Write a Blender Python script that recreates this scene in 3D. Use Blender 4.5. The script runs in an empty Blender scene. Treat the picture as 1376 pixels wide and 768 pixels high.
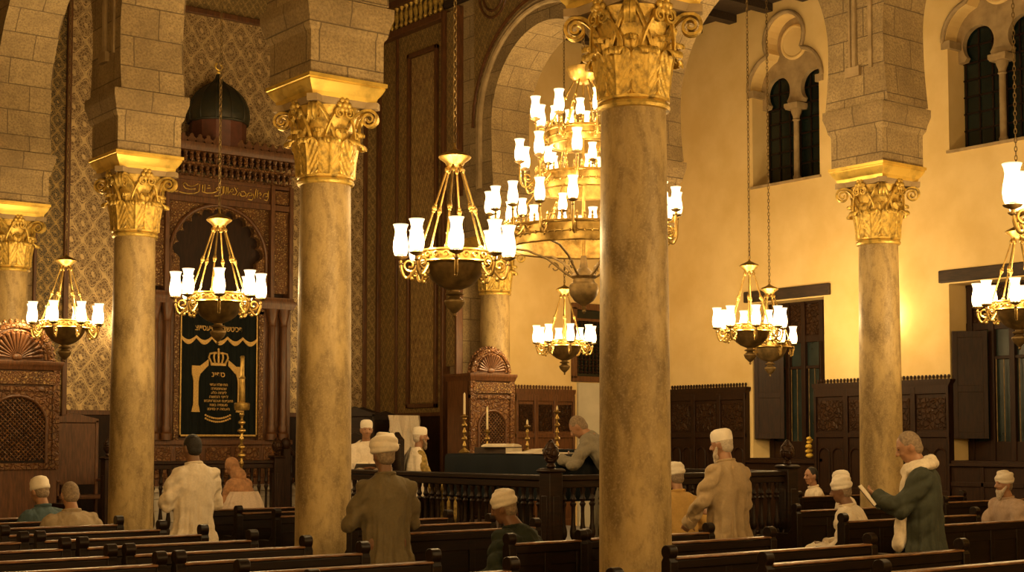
import bpy, bmesh, math, random
import numpy as np
from mathutils import Vector, Matrix
PI = math.pi
SC = bpy.context.scene
COL = SC.collection

# ------------------------------------------------------------------ camera, world, exposure
YAW = math.atan(1500/1950)
PITCH = math.radians(3.3)
cam_d = bpy.data.cameras.new('camera')
cam = bpy.data.objects.new('camera', cam_d); COL.objects.link(cam)
cam.location = (0, 0, 1.65)
cam.rotation_euler = (PI/2 + PITCH, 0, -YAW)
cam_d.sensor_width = 36; cam_d.lens = 36*1950/1376
cam_d.shift_x = 0; cam_d.shift_y = (477.56-384)/1376
cam_d.clip_start = .1; cam_d.clip_end = 200
SC.camera = cam
W = bpy.data.worlds.new('world'); SC.world = W; W.use_nodes = True
W.node_tree.nodes['Background'].inputs[0].default_value = (.10, .16, .30, 1)
W.node_tree.nodes['Background'].inputs[1].default_value = .04
SC.view_settings.view_transform = 'Standard'; SC.view_settings.look = 'None'
SC.view_settings.gamma = 1; SC.view_settings.use_curve_mapping = False
SC.view_settings.exposure = 0.85
SC.cycles.use_denoising = True
SC.cycles.max_bounces = 6; SC.cycles.diffuse_bounces = 4; SC.cycles.transparent_max_bounces = 24
SC.cycles.sample_clamp_indirect = 4
LAMP_COL = (1.0, .67, .285)
LAMP_W = 72.0           # one bulb of a small chandelier
BIG_W = 58.0           # one bulb of the tiered chandelier

# ------------------------------------------------------------------ materials
def nodes_of(name, rough=.6, metal=0.0, col=(.5, .5, .5)):
    m = bpy.data.materials.new(name); m.use_nodes = True
    nt = m.node_tree; b = nt.nodes['Principled BSDF']
    b.inputs['Base Color'].default_value = (*col, 1)
    b.inputs['Roughness'].default_value = rough
    b.inputs['Metallic'].default_value = metal
    return m, nt, b
def N(nt, typ, **kw):
    n = nt.nodes.new(typ)
    for k, v in kw.items():
        if k in n.inputs.keys(): n.inputs[k].default_value = v
        else: setattr(n, k, v)
    return n
def mathn(nt, op, a, b=None, c=None):
    n = nt.nodes.new('ShaderNodeMath'); n.operation = op
    for i, v in enumerate((a, b, c)):
        if v is None: continue
        if isinstance(v, (int, float)): n.inputs[i].default_value = v
        else: nt.links.new(v, n.inputs[i])
    return n.outputs[0]
def mixc(nt, fac, a, b, blend='MIX'):
    n = nt.nodes.new('ShaderNodeMix'); n.data_type = 'RGBA'; n.blend_type = blend
    for i, v in ((0, fac), (6, a), (7, b)):
        if isinstance(v, (int, float)): n.inputs[i].default_value = v
        elif isinstance(v, tuple): n.inputs[i].default_value = (*v, 1) if len(v) == 3 else v
        else: nt.links.new(v, n.inputs[i])
    return n.outputs[2]
def ramp(nt, fac, p0, p1, c0=(0, 0, 0, 1), c1=(1, 1, 1, 1)):
    n = nt.nodes.new('ShaderNodeValToRGB'); nt.links.new(fac, n.inputs[0])
    n.color_ramp.elements[0].position = p0; n.color_ramp.elements[1].position = p1
    n.color_ramp.elements[0].color = c0; n.color_ramp.elements[1].color = c1
    return n.outputs[0]
def noise(nt, vec, scale, detail=4, dist=0.0, rough=.55):
    n = nt.nodes.new('ShaderNodeTexNoise'); nt.links.new(vec, n.inputs['Vector'])
    n.inputs['Scale'].default_value = scale; n.inputs['Detail'].default_value = detail
    n.inputs['Distortion'].default_value = dist; n.inputs['Roughness'].default_value = rough
    return n.outputs[0]
def bump(nt, b, h, strength=.3, dist=.02):
    n = nt.nodes.new('ShaderNodeBump'); n.inputs['Strength'].default_value = strength
    n.inputs['Distance'].default_value = dist
    nt.links.new(h, n.inputs['Height']); nt.links.new(n.outputs[0], b.inputs['Normal'])
def coords(nt, which='Object'):
    n = nt.nodes.new('ShaderNodeTexCoord'); return n.outputs[which]
def scaled(nt, vec, s):
    n = nt.nodes.new('ShaderNodeMapping'); nt.links.new(vec, n.inputs[0]); n.inputs['Scale'].default_value = s
    return n.outputs[0]

def mat_noisy(name, c0, c1, rough=.6, metal=0.0, scale=6, bstr=.15, bdist=.01, stretch=(1, 1, 1), p0=.35, p1=.65, rvar=0.0, detail=5):
    m, nt, b = nodes_of(name, rough, metal, c0)
    v = scaled(nt, coords(nt), stretch)
    f = noise(nt, v, scale, detail)
    nt.links.new(mixc(nt, ramp(nt, f, p0, p1), c0, c1), b.inputs['Base Color'])
    if rvar: nt.links.new(mathn(nt, 'MULTIPLY_ADD', f, rvar, rough-rvar/2), b.inputs['Roughness'])
    if bstr: bump(nt, b, noise(nt, v, scale*3, 6), bstr, bdist)
    return m

def mat_stone(name, c0, c1, mortar, bw=.62, rh=.37):
    m, nt, b = nodes_of(name, .85)
    uv = coords(nt, 'UV'); ob = coords(nt)
    br = nt.nodes.new('ShaderNodeTexBrick'); nt.links.new(uv, br.inputs[0])
    br.inputs['Color1'].default_value = (*c0, 1); br.inputs['Color2'].default_value = (*c1, 1)
    br.inputs['Mortar'].default_value = (*mortar, 1); br.inputs['Scale'].default_value = 1
    br.inputs['Mortar Size'].default_value = .007; br.inputs['Mortar Smooth'].default_value = .4
    br.inputs['Brick Width'].default_value = bw; br.inputs['Row Height'].default_value = rh
    br.offset = .5; br.inputs['Bias'].default_value = 0
    f = noise(nt, ob, 3.2, 6); f2 = noise(nt, ob, 38, 5)
    c = mixc(nt, mathn(nt, 'MULTIPLY', ramp(nt, f, .38, .68), .7), br.outputs[0], mixc(nt, .55, br.outputs[0], (.11, .075, .038)))
    c = mixc(nt, mathn(nt, 'MULTIPLY', ramp(nt, f2, .40, .68), .60), c, (.14, .095, .048))
    nt.links.new(c, b.inputs['Base Color'])
    h = mathn(nt, 'SUBTRACT', mathn(nt, 'MULTIPLY_ADD', f2, .5, mathn(nt, 'MULTIPLY', f, .4)), mathn(nt, 'MULTIPLY', br.outputs['Fac'], 1.0))
    bump(nt, b, h, .9, .03)
    return m

def mat_damask(name, ground, line, P, Q, thick=.16, fine=True, rough=.45, red=None):
    """an ogee lattice with palmettes drawn in gilt over a dark ground"""
    m, nt, b = nodes_of(name, rough)
    uv = coords(nt, 'UV')
    sep = nt.nodes.new('ShaderNodeSeparateXYZ'); nt.links.new(uv, sep.inputs[0])
    u = mathn(nt, 'MULTIPLY', sep.outputs[0], 2*PI/P); v = mathn(nt, 'MULTIPLY', sep.outputs[1], 2*PI/Q)
    uw = mathn(nt, 'ADD', u, mathn(nt, 'MULTIPLY', mathn(nt, 'SINE', mathn(nt, 'MULTIPLY', v, 2)), .22))
    g = mathn(nt, 'ADD', mathn(nt, 'COSINE', uw), mathn(nt, 'COSINE', v))
    ag = mathn(nt, 'ABSOLUTE', g)
    l1 = mathn(nt, 'LESS_THAN', ag, thick)
    ring = mathn(nt, 'LESS_THAN', mathn(nt, 'ABSOLUTE', mathn(nt, 'SUBTRACT', ag, thick*2.6)), .07)
    ring2 = mathn(nt, 'LESS_THAN', mathn(nt, 'ABSOLUTE', mathn(nt, 'SUBTRACT', ag, 1.35)), .09)
    core = mathn(nt, 'GREATER_THAN', ag, 1.86)
    vo = nt.nodes.new('ShaderNodeTexVoronoi'); vo.feature = 'DISTANCE_TO_EDGE'; nt.links.new(uv, vo.inputs['Vector']); vo.inputs['Scale'].default_value = 7.5/P
    pet = mathn(nt, 'LESS_THAN', vo.outputs[0], .095)
    tot = mathn(nt, 'MAXIMUM', mathn(nt, 'MAXIMUM', l1, core), mathn(nt, 'MAXIMUM', ring, mathn(nt, 'MULTIPLY', ring2, .45)))
    if fine: tot = mathn(nt, 'MAXIMUM', tot, mathn(nt, 'MULTIPLY', pet, .62))
    wear = noise(nt, coords(nt), 9, 6)
    tot = mathn(nt, 'MULTIPLY', tot, ramp(nt, wear, .15, .55))
    gr = ground
    if red: gr = mixc(nt, ramp(nt, noise(nt, coords(nt), 2.2, 3), .45, .6), ground, red)
    nt.links.new(mixc(nt, tot, gr, line), b.inputs['Base Color'])
    nt.links.new(mathn(nt, 'MULTIPLY', tot, .5), b.inputs['Metallic'])
    bump(nt, b, tot, .5, .012)
    return m

def mat_carved(name, c0, c1, scale=14, rough=.42, gilt=0):
    m, nt, b = nodes_of(name, rough)
    ob = coords(nt)
    vo = nt.nodes.new('ShaderNodeTexVoronoi'); vo.feature = 'DISTANCE_TO_EDGE'
    dis = nt.nodes.new('ShaderNodeVectorMath'); dis.operation = 'ADD'
    nz = nt.nodes.new('ShaderNodeTexNoise'); nt.links.new(ob, nz.inputs['Vector']); nz.inputs['Scale'].default_value = scale*.6
    sc = nt.nodes.new('ShaderNodeVectorMath'); sc.operation = 'SCALE'; nt.links.new(nz.outputs[1], sc.inputs[0]); sc.inputs['Scale'].default_value = .06
    nt.links.new(ob, dis.inputs[0]); nt.links.new(sc.outputs[0], dis.inputs[1])
    nt.links.new(dis.outputs[0], vo.inputs['Vector']); vo.inputs['Scale'].default_value = scale
    e = ramp(nt, vo.outputs[0], .03, .16)
    f = noise(nt, ob, 5, 5)
    c = mixc(nt, ramp(nt, f, .35, .7), c0, c1)
    if gilt:
        g_ = mathn(nt, 'MULTIPLY', ramp(nt, vo.outputs[0], .10, .24), ramp(nt, noise(nt, ob, 30, 4), .40, .62)); c = mixc(nt, mathn(nt, 'MULTIPLY', g_, gilt), c, (.52, .34, .11))
    nt.links.new(c, b.inputs['Base Color'])
    bump(nt, b, e, .9, .02)
    return m

M = {}
M['stone'] = mat_stone('ashlar_stone', (.34, .245, .118), (.44, .325, .16), (.17, .12, .065))
M['stone_plain'] = mat_noisy('plain_stone', (.42, .31, .165), (.28, .20, .10), .85, scale=5, bstr=.4)
def mat_marble():
    m, nt, b = nodes_of('aged_marble_shaft', .5); ob = coords(nt)
    v = scaled(nt, ob, (1, 1, .35)); f1 = noise(nt, v, 3.0, 10, .6, .62); f2 = noise(nt, scaled(nt, ob, (1, 1, .5)), 13, 8, .3, .6); f3 = noise(nt, ob, 60, 4)
    c = mixc(nt, ramp(nt, f1, .40, .62), (.42, .30, .125), (.18, .12, .045))
    c = mixc(nt, mathn(nt, 'MULTIPLY', ramp(nt, f2, .48, .66), .55), c, (.14, .09, .038))
    c = mixc(nt, mathn(nt, 'MULTIPLY', ramp(nt, f3, .5, .75), .5), c, (.48, .36, .19))
    nt.links.new(c, b.inputs['Base Color']); nt.links.new(mathn(nt, 'MULTIPLY_ADD', f2, .5, .30), b.inputs['Roughness'])
    bump(nt, b, f2, .25, .01); b.inputs['Specular IOR Level'].default_value = .35
    return m
M['marble'] = mat_marble()
M['gold'] = mat_noisy('worn_gilding', (.66, .45, .10), (.17, .115, .032), .42, .45, scale=17, bstr=.4, p0=.46, p1=.74)
M['gilt'] = mat_noisy('bright_gilding', (.85, .60, .13), (.45, .29, .06), .38, .6, scale=6, bstr=.15, p0=.5, p1=.8)
M['brass'] = mat_noisy('polished_brass', (.52, .35, .10), (.26, .165, .045), .36, .8, scale=12, bstr=.1)
M['bronze'] = mat_noisy('dark_bronze', (.26, .17, .06), (.12, .08, .03), .55, .5, scale=10, bstr=.15)
M['plaster'] = mat_noisy('cream_plaster', (.80, .61, .29), (.70, .51, .21), .9, scale=1.3, bstr=.12, bdist=.01)
M['plaster_grey'] = mat_noisy('pale_plaster', (.62, .58, .46), (.52, .48, .36), .9, scale=2, bstr=.1)
M['wood_dark'] = mat_noisy('dark_bench_wood', (.022, .010, .0045), (.010, .005, .0025), .45, scale=5, bstr=.12, stretch=(1, 1, 8), rvar=.2)
M['bench'] = None
M['rail'] = mat_noisy('rail_highlight_wood', (.26, .125, .05), (.06, .028, .012), .34, scale=9, bstr=.1, stretch=(1, 8, 8), rvar=.2)  # lighter brown that paints in the lamps' highlight on bench top edges
M['bench'] = mat_noisy('waxed_bench_wood', (.016, .0072, .0032), (.008, .004, .002), .42, scale=4, bstr=.1, stretch=(1, 8, 8), rvar=.2)
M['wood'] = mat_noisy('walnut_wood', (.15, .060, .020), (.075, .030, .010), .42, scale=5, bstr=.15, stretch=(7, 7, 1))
M['wood_deep'] = mat_noisy('wainscot_wood', (.030, .0115, .004), (.015, .006, .0022), .5, scale=5, bstr=.15, stretch=(7, 7, 1))  # one dark brown for wainscots, railings and window timber
M['carved'] = mat_carved('carved_walnut', (.18, .072, .022), (.09, .036, .012), 15, gilt=.22)
M['carved_dark'] = mat_carved('carved_dark_wood', (.040, .0165, .0055), (.020, .008, .003), 13)
M['carved_fine'] = mat_carved('finely_carved_walnut', (.20, .085, .026), (.10, .042, .014), 24, gilt=.7)
M['beam'] = mat_noisy('old_beam', (.045, .025, .014), (.02, .012, .007), .7, scale=6, bstr=.4, stretch=(6, 1, 6))
M['damask'] = mat_damask('gilt_ogee_wall_pattern', (.175, .105, .045), (.64, .48, .24), .37, .54, .17)
M['damask_dark'] = mat_damask('dark_arabesque', (.12, .078, .030), (.48, .34, .13), .155, .22, .3, fine=True)
M['damask_red'] = mat_damask('dense_arabesque_panel', (.17, .105, .042), (.58, .42, .17), .13, .30, .30, fine=True, red=(.11, .04, .02))
M['damask_border'] = mat_damask('gilt_chain_border', (.028, .020, .012), (.42, .29, .10), .22, .30, .22)
M['velvet'] = mat_noisy('dark_velvet', (.003, .005, .0045), (.005, .009, .007), .8, scale=2, bstr=.05)
M['blue_cloth'] = mat_noisy('dark_blue_cloth', (.0018, .0045, .0075), (.003, .007, .010), .7, scale=4, bstr=.1)
M['floor'] = mat_stone('floor_slabs', (.11, .085, .06), (.15, .12, .08), (.04, .03, .02), .8, .8)
M['white_marble'] = mat_noisy('white_marble_step', (.72, .66, .54), (.6, .53, .42), .35, scale=3, bstr=.03)
M['glass_dark'] = mat_noisy('night_window_glass', (.003, .006, .006), (.006, .014, .013), .25, scale=1.6, bstr=.05)
M['glass_dim'] = mat_noisy('dim_window_pane', (.010, .018, .017), (.028, .042, .038), .25, scale=2.0, bstr=.05)
M['dome'] = mat_noisy('painted_dome', (.020, .024, .016), (.035, .03, .015), .5, scale=6, bstr=.2)
M['dome_red'] = mat_noisy('painted_drum', (.12, .035, .018), (.07, .022, .012), .5, scale=6, bstr=.2)
M['wax'] = nodes_of('candle_wax', .5, 0, (.78, .66, .42))[0]
M['paper'] = mat_noisy('book_paper', (.78, .70, .55), (.7, .6, .45), .8, scale=8, bstr=0)
M['leather'] = mat_noisy('book_leather', (.05, .03, .02), (.03, .018, .012), .5, scale=12, bstr=.1)
M['cushion_red'] = mat_noisy('red_cushion', (.14, .022, .014), (.09, .016, .01), .85, scale=20, bstr=.3)
M['yellow'] = mat_noisy('yellow_cloth', (.72, .50, .08), (.6, .38, .05), .7, scale=20, bstr=.2)
M['thread'] = mat_noisy('gold_thread', (.70, .46, .14), (.42, .26, .07), .5, .3, scale=60, bstr=.4)
def cloth(name, c, d=.88, s=55):
    m, nt, b = nodes_of(name, .92, 0, c); ob = coords(nt)
    f = noise(nt, ob, s, 4); nt.links.new(mixc(nt, ramp(nt, f, .35, .65), c, tuple(x*d for x in c)), b.inputs['Base Color'])
    w = noise(nt, scaled(nt, ob, (1, 1, .20)), 11, 1, .8, .4); w2 = noise(nt, scaled(nt, ob, (.7, .7, 1.2)), 6, 1, 1.2, .4)
    bump(nt, b, mathn(nt, 'ADD', w, mathn(nt, 'MULTIPLY', w2, .6)), .55 if 'cap' not in name else .05, .05); M[name] = m
cloth('white_linen', (.74, .64, .50)); cloth('white_cap', (.80, .72, .60), .92); cloth('olive_wool', (.150, .115, .058))
cloth('beige_cotton', (.40, .29, .16)); cloth('tan_shirt', (.36, .28, .18)); cloth('blue_shirt', (.06, .10, .115))
cloth('green_wool', (.018, .026, .015)); cloth('coat_wool', (.042, .048, .032)); cloth('grey_cotton', (.24, .21, .155))
cloth('orange_scarf', (.38, .19, .085), .6, 14); cloth('striped_skirt', (.55, .43, .33)); cloth('pinkish_shirt', (.46, .34, .26)); cloth('gold_scarf', (.40, .27, .07), .4, 22)
cloth('ochre_cloth', (.50, .31, .09)); cloth('dark_trousers', (.02, .018, .016)); cloth('teal_cloth', (.006, .06, .075))
M['skin'] = mat_noisy('skin', (.36, .19, .105), (.30, .15, .08), .5, scale=8, bstr=0)
M['skin_dark'] = mat_noisy('skin_deep', (.20, .10, .055), (.16, .08, .04), .5, scale=8, bstr=0)
M['hair_black'] = mat_noisy('black_hair', (.010, .008, .007), (.02, .015, .012), .7, scale=60, bstr=.5)
M['hair_grey'] = mat_noisy('grey_hair', (.30, .22, .14), (.17, .12, .08), .8, scale=60, bstr=.5)
M['hair_white'] = mat_noisy('white_hair', (.6, .52, .42), (.42, .35, .27), .8, scale=60, bstr=.5)
M['eye'] = nodes_of('eye', .2, 0, (.03, .02, .015))[0]
M['shoe'] = nodes_of('shoe_leather', .4, 0, (.02, .012, .008))[0]
for k_ in ('bench', 'wood_dark', 'wood_deep', 'carved_dark', 'blue_cloth', 'velvet'):
    M[k_].node_tree.nodes['Principled BSDF'].inputs['Specular IOR Level'].default_value = .22
# lamp glass: frosted, glowing, lets the bulb's light through
m = bpy.data.materials.new('frosted_lamp_glass'); m.use_nodes = True; nt = m.node_tree; nt.nodes.clear()
o_ = nt.nodes.new('ShaderNodeOutputMaterial'); em = nt.nodes.new('ShaderNodeEmission'); tr = nt.nodes.new('ShaderNodeBsdfTransparent'); ad = nt.nodes.new('ShaderNodeMixShader')
em.inputs[0].default_value = (1, .66, .32, 1); em.inputs[1].default_value = 4.6
lw = nt.nodes.new('ShaderNodeTexCoord'); sp = nt.nodes.new('ShaderNodeSeparateXYZ'); nt.links.new(lw.outputs['Object'], sp.inputs[0])
mr = nt.nodes.new('ShaderNodeMapRange'); nt.links.new(sp.outputs[2], mr.inputs[0])
mr.inputs[1].default_value = .0; mr.inputs[2].default_value = .17; mr.inputs[3].default_value = 4.5; mr.inputs[4].default_value = 1.0
ab = nt.nodes.new('ShaderNodeMath'); ab.operation = 'SUBTRACT'; nt.links.new(sp.outputs[2], ab.inputs[0]); ab.inputs[1].default_value = .10
ab2 = nt.nodes.new('ShaderNodeMath'); ab2.operation = 'ABSOLUTE'; nt.links.new(ab.outputs[0], ab2.inputs[0])
nt.links.new(ab2.outputs[0], mr.inputs[0]); mr.inputs[3].default_value = 9.0; mr.inputs[4].default_value = 1.2
nt.links.new(mr.outputs[0], em.inputs[1])
ad.inputs[0].default_value = .55; nt.links.new(tr.outputs[0], ad.inputs[1]); nt.links.new(em.outputs[0], ad.inputs[2]); nt.links.new(ad.outputs[0], o_.inputs[0])
M['lamp_glass'] = m
try: m.cycles.emission_sampling = 'NONE'
except Exception: pass

# ------------------------------------------------------------------ mesh kit
class MB:
    def __init__(s): s.v = []; s.f = []; s.uv = {}; s.M = None
    def add(s, vs, fs, uvs=None):
        o = len(s.v)
        if s.M is not None: vs = [s.M @ Vector(p) for p in vs]
        s.v += [tuple(p) for p in vs]
        for i, f in enumerate(fs):
            if uvs and uvs[i] is not None: s.uv[len(s.f)] = uvs[i]
            s.f.append(tuple(o+k for k in f))
        return s
    def box(s, x0, x1, y0, y1, z0, z1):
        return s.add([(x0,y0,z0),(x1,y0,z0),(x1,y1,z0),(x0,y1,z0),(x0,y0,z1),(x1,y0,z1),(x1,y1,z1),(x0,y1,z1)],
              [(0,3,2,1),(4,5,6,7),(0,1,5,4),(1,2,6,5),(2,3,7,6),(3,0,4,7)])
    def lathe(s, prof, cx=0, cy=0, n=24, sx=1, sy=1, z0=0, caps=True):
        vs, fs = [], []
        for r, z in prof:
            for i in range(n):
                a = 2*PI*i/n; vs.append((cx+r*sx*math.cos(a), cy+r*sy*math.sin(a), z+z0))
        for k in range(len(prof)-1):
            for i in range(n):
                j = (i+1) % n; fs.append((k*n+i, k*n+j, (k+1)*n+j, (k+1)*n+i))
        if caps and prof[0][0] > 1e-4: fs.append(tuple(range(n-1, -1, -1)))
        if caps and prof[-1][0] > 1e-4: fs.append(tuple((len(prof)-1)*n+i for i in range(n)))
        return s.add(vs, fs)
    def sq(s, prof, cx=0, cy=0, ax=1, ay=1):
        vs, fs = [], []
        for h, z in prof:
            vs += [(cx-h*ax, cy-h*ay, z), (cx+h*ax, cy-h*ay, z), (cx+h*ax, cy+h*ay, z), (cx-h*ax, cy+h*ay, z)]
        for k in range(len(prof)-1):
            for i in range(4):
                j = (i+1) % 4; fs.append((4*k+i, 4*k+j, 4*k+4+j, 4*k+4+i))
        fs.append((3, 2, 1, 0)); L = 4*(len(prof)-1); fs.append((L, L+1, L+2, L+3))
        return s.add(vs, fs)
    def tube(s, pts, rad, n=8, closed=False, flat=1.0, caps=True):
        pts = [Vector(p) for p in pts]; m = len(pts)
        if isinstance(rad, (int, float)): rad = [rad]*m
        vs, fs = [], []; nrm = None
        for i, p in enumerate(pts):
            if closed: t = pts[(i+1) % m]-pts[i-1]
            else: t = pts[min(i+1, m-1)]-pts[max(i-1, 0)]
            if t.length < 1e-9: t = Vector((0, 0, 1))
            t.normalize()
            if nrm is None:
                nrm = t.orthogonal().normalized()
            nrm = (nrm-t*nrm.dot(t))
            if nrm.length < 1e-6: nrm = t.orthogonal()
            nrm.normalize(); b = t.cross(nrm)
            for k in range(n):
                a = 2*PI*k/n; vs.append(p+(nrm*math.cos(a)*flat+b*math.sin(a))*rad[i])
        for i in range(m if closed else m-1):
            i2 = (i+1) % m
            for k in range(n):
                k2 = (k+1) % n; fs.append((i*n+k, i*n+k2, i2*n+k2, i2*n+k))
        if not closed and caps:
            fs.append(tuple(range(n-1, -1, -1))); fs.append(tuple((m-1)*n+k for k in range(n)))
        return s.add(vs, fs)
    def capsule(s, a, b, ra, rb, n=14):
        a = Vector(a); b = Vector(b); d = (b-a); L = d.length; d = d/L if L > 1e-6 else Vector((0, 0, 1))
        pts, rad = [], []
        for k in range(5):
            t = k/4*PI/2; pts.append(a-d*ra*math.cos(t)); rad.append(max(ra*math.sin(t), ra*.02))
        for k in range(5):
            t = k/4*PI/2; pts.append(b+d*rb*math.sin(t)); rad.append(max(rb*math.cos(t), rb*.02))
        return s.tube(pts, rad, n)
    def ell(s, c, r, n=14, m=9, R=None):
        vs, fs = [], []
        for i in range(m+1):
            t = PI*i/m
            for k in range(n):
                a = 2*PI*k/n
                p = Vector((r[0]*math.sin(t)*math.cos(a), r[1]*math.sin(t)*math.sin(a), r[2]*math.cos(t)))
                if R is not None: p = R @ p
                vs.append(Vector(c)+p)
        for i in range(m):
            for k in range(n):
                k2 = (k+1) % n
                if i == 0: fs.append((k, (i+1)*n+k, (i+1)*n+k2))
                elif i == m-1: fs.append((i*n+k, (i+1)*n+k, i*n+k2))
                else: fs.append((i*n+k, (i+1)*n+k, (i+1)*n+k2, i*n+k2))
        return s.add(vs, fs)
    def prism(s, poly, axis, a0, a1):
        n = len(poly)
        def P(u, v, a): return {'x': (a, u, v), 'y': (u, a, v), 'z': (u, v, a)}[axis]
        vs = [P(u, v, a0) for u, v in poly]+[P(u, v, a1) for u, v in poly]
        L = [0]
        for i in range(n):
            u0, v0 = poly[i]; u1, v1 = poly[(i+1) % n]; L.append(L[-1]+math.hypot(u1-u0, v1-v0))
        fs = [tuple(range(n)), tuple(range(2*n-1, n-1, -1))]; uvs = [[(u, v) for u, v in poly], [(u, v) for u, v in reversed(poly)]]
        for i in range(n):
            j = (i+1) % n; fs.append((i, n+i, n+j, j))
            uvs.append([(a0, L[i]), (a1, L[i]), (a1, L[i+1]), (a0, L[i+1])])
        return s.add(vs, fs, uvs if axis != 'z' else None)
    def loft(s, secs, n=28, fold=None):
        """secs: (cx,cy,z,rx,ry)"""
        vs, fs = [], []
        for q, (cx, cy, z, rx, ry) in enumerate(secs):
            for k in range(n):
                a = 2*PI*k/n; g = 1+(fold(a, z) if fold else 0)
                vs.append((cx+rx*g*math.cos(a), cy+ry*g*math.sin(a), z))
        for q in range(len(secs)-1):
            for k in range(n):
                k2 = (k+1) % n; fs.append((q*n+k, q*n+k2, (q+1)*n+k2, (q+1)*n+k))
        fs.append(tuple(range(n-1, -1, -1))); fs.append(tuple((len(secs)-1)*n+k for k in range(n)))
        return s.add(vs, fs)
    def mesh(s, name, smooth=35, recalc=True):
        me = bpy.data.meshes.new(name); me.from_pydata(s.v, [], s.f)
        if recalc:
            bm = bmesh.new(); bm.from_mesh(me); bmesh.ops.recalc_face_normals(bm, faces=bm.faces); 
            bm.faces.ensure_lookup_table(); bm.to_mesh(me); bm.free()
        finish(me, s.uv, s.v, smooth)
        return me
def finish(me, uvd, vs, smooth):
    nl = len(me.loops)
    if nl == 0: return
    uvl = me.uv_layers.new(name='UVMap')
    vi = np.empty(nl, np.int32); me.loops.foreach_get('vertex_index', vi)
    co = np.empty(len(me.vertices)*3, np.float32); me.vertices.foreach_get('co', co); co = co.reshape(-1, 3)
    npoly = len(me.polygons); nr = np.empty(npoly*3, np.float32); me.polygons.foreach_get('normal', nr); nr = np.abs(nr.reshape(-1, 3))
    tot = np.empty(npoly, np.int32); me.polygons.foreach_get('loop_total', tot)
    ax = np.repeat(nr.argmax(1), tot); c = co[vi]
    u = np.where(ax == 0, c[:, 1], c[:, 0]); v = np.where(ax == 2, c[:, 1], c[:, 2])
    arr = np.stack([u, v], 1).astype(np.float32)
    uvl.data.foreach_set('uv', arr.ravel())
    if smooth:
        me.polygons.foreach_set('use_smooth', np.ones(npoly, bool)); me.set_sharp_from_angle(angle=math.radians(smooth))
def mesh_with_uv(s, name, smooth=35):
    """like mesh() but keeps explicit per-face UVs (faces must be wound consistently)"""
    me = bpy.data.meshes.new(name); me.from_pydata(s.v, [], s.f)
    finish(me, None, s.v, smooth)
    uvl = me.uv_layers[0]
    for pi, q in s.uv.items():
        p = me.polygons[pi]
        for li, t in zip(p.loop_indices, q): uvl.data[li].uv = t
    return me
def obj(name, mb, mat, parent=None, loc=None, rot=None, smooth=35, bevel=0, keepuv=False):
    me = mb if isinstance(mb, bpy.types.Mesh) else (mesh_with_uv(mb, name, smooth) if keepuv else mb.mesh(name, smooth))
    if len(me.materials) == 0: me.materials.append(M[mat] if isinstance(mat, str) else mat)
    o = bpy.data.objects.new(name, me); COL.objects.link(o)
    if parent: o.parent = parent
    if loc: o.location = loc
    if rot: o.rotation_euler = rot
    if bevel:
        b = o.modifiers.new('bevel', 'BEVEL'); b.width = bevel; b.segments = 2; b.limit_method = 'ANGLE'; b.angle_limit = .6
    return o
def thing(name, label, cat, loc=(0, 0, 0), rz=0, group=None):
    o = bpy.data.objects.new(name, None); COL.objects.link(o); o.empty_display_size = .1
    o.location = loc; o.rotation_euler = (0, 0, rz); tag(o, label, cat, group); return o
def tag(o, label, cat, group=None):
    o['label'] = label; o['category'] = cat
    if group: o['group'] = group
    return o
def struct(name, mb, mat, **kw):
    o = obj(name, mb, mat, **kw); o['kind'] = 'structure'; return o
def copy_tree(o, parent=None):
    c = o.copy(); COL.objects.link(c); c.parent = parent
    for ch in list(o.children): copy_tree(ch, c)
    return c
def B(*a): return MB().box(*a)

# ------------------------------------------------------------------ the room
X1, X2, XW = 7.05, 14.75, 18.6          # near arcade, far arcade, cream wall
ROW1 = [7.95, 12.12, 16.68, 21.18]      # y of the near columns
ROW2 = [11.60, 15.97, 19.65]
YA, YE = 22.7, 20.6                     # ark wall, end wall of the far aisle
ZSP, ZTOP = 5.80, 11.5
struct('floor', B(-3, 19.3, -4, 23.2, -.2, 0), 'floor')
struct('ceiling', B(7.45, 14.35, -4, 23.2, 11.4, 11.6), 'beam')
cb = MB()
cb.box(14.3, 19.2, -4, 23.2, 9.16, 9.3)
for i in range(30): cb.box(15.1, 18.62, -3.6+.85*i, -3.42+.85*i, 9.02, 9.17)
struct('ceiling_far_aisle', cb, 'beam')
struct('ceiling_near_aisle', B(-3, 7.5, -4, 23.2, 9.16, 9.3), 'beam')
struct('wall_left', B(-3.3, -3, -4, 23.2, 0, 9.3), 'plaster')
struct('wall_back', B(-3.3, 19.3, -4.3, -4, 0, 11.5), 'plaster')
struct('wall_ark', B(-3, 15.1, YA, YA+.4, 0, 11.5), 'stone')
struct('wall_end', B(15.1, XW+.3, YE, YE+.3, 0, 9.3), 'plaster')
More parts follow.
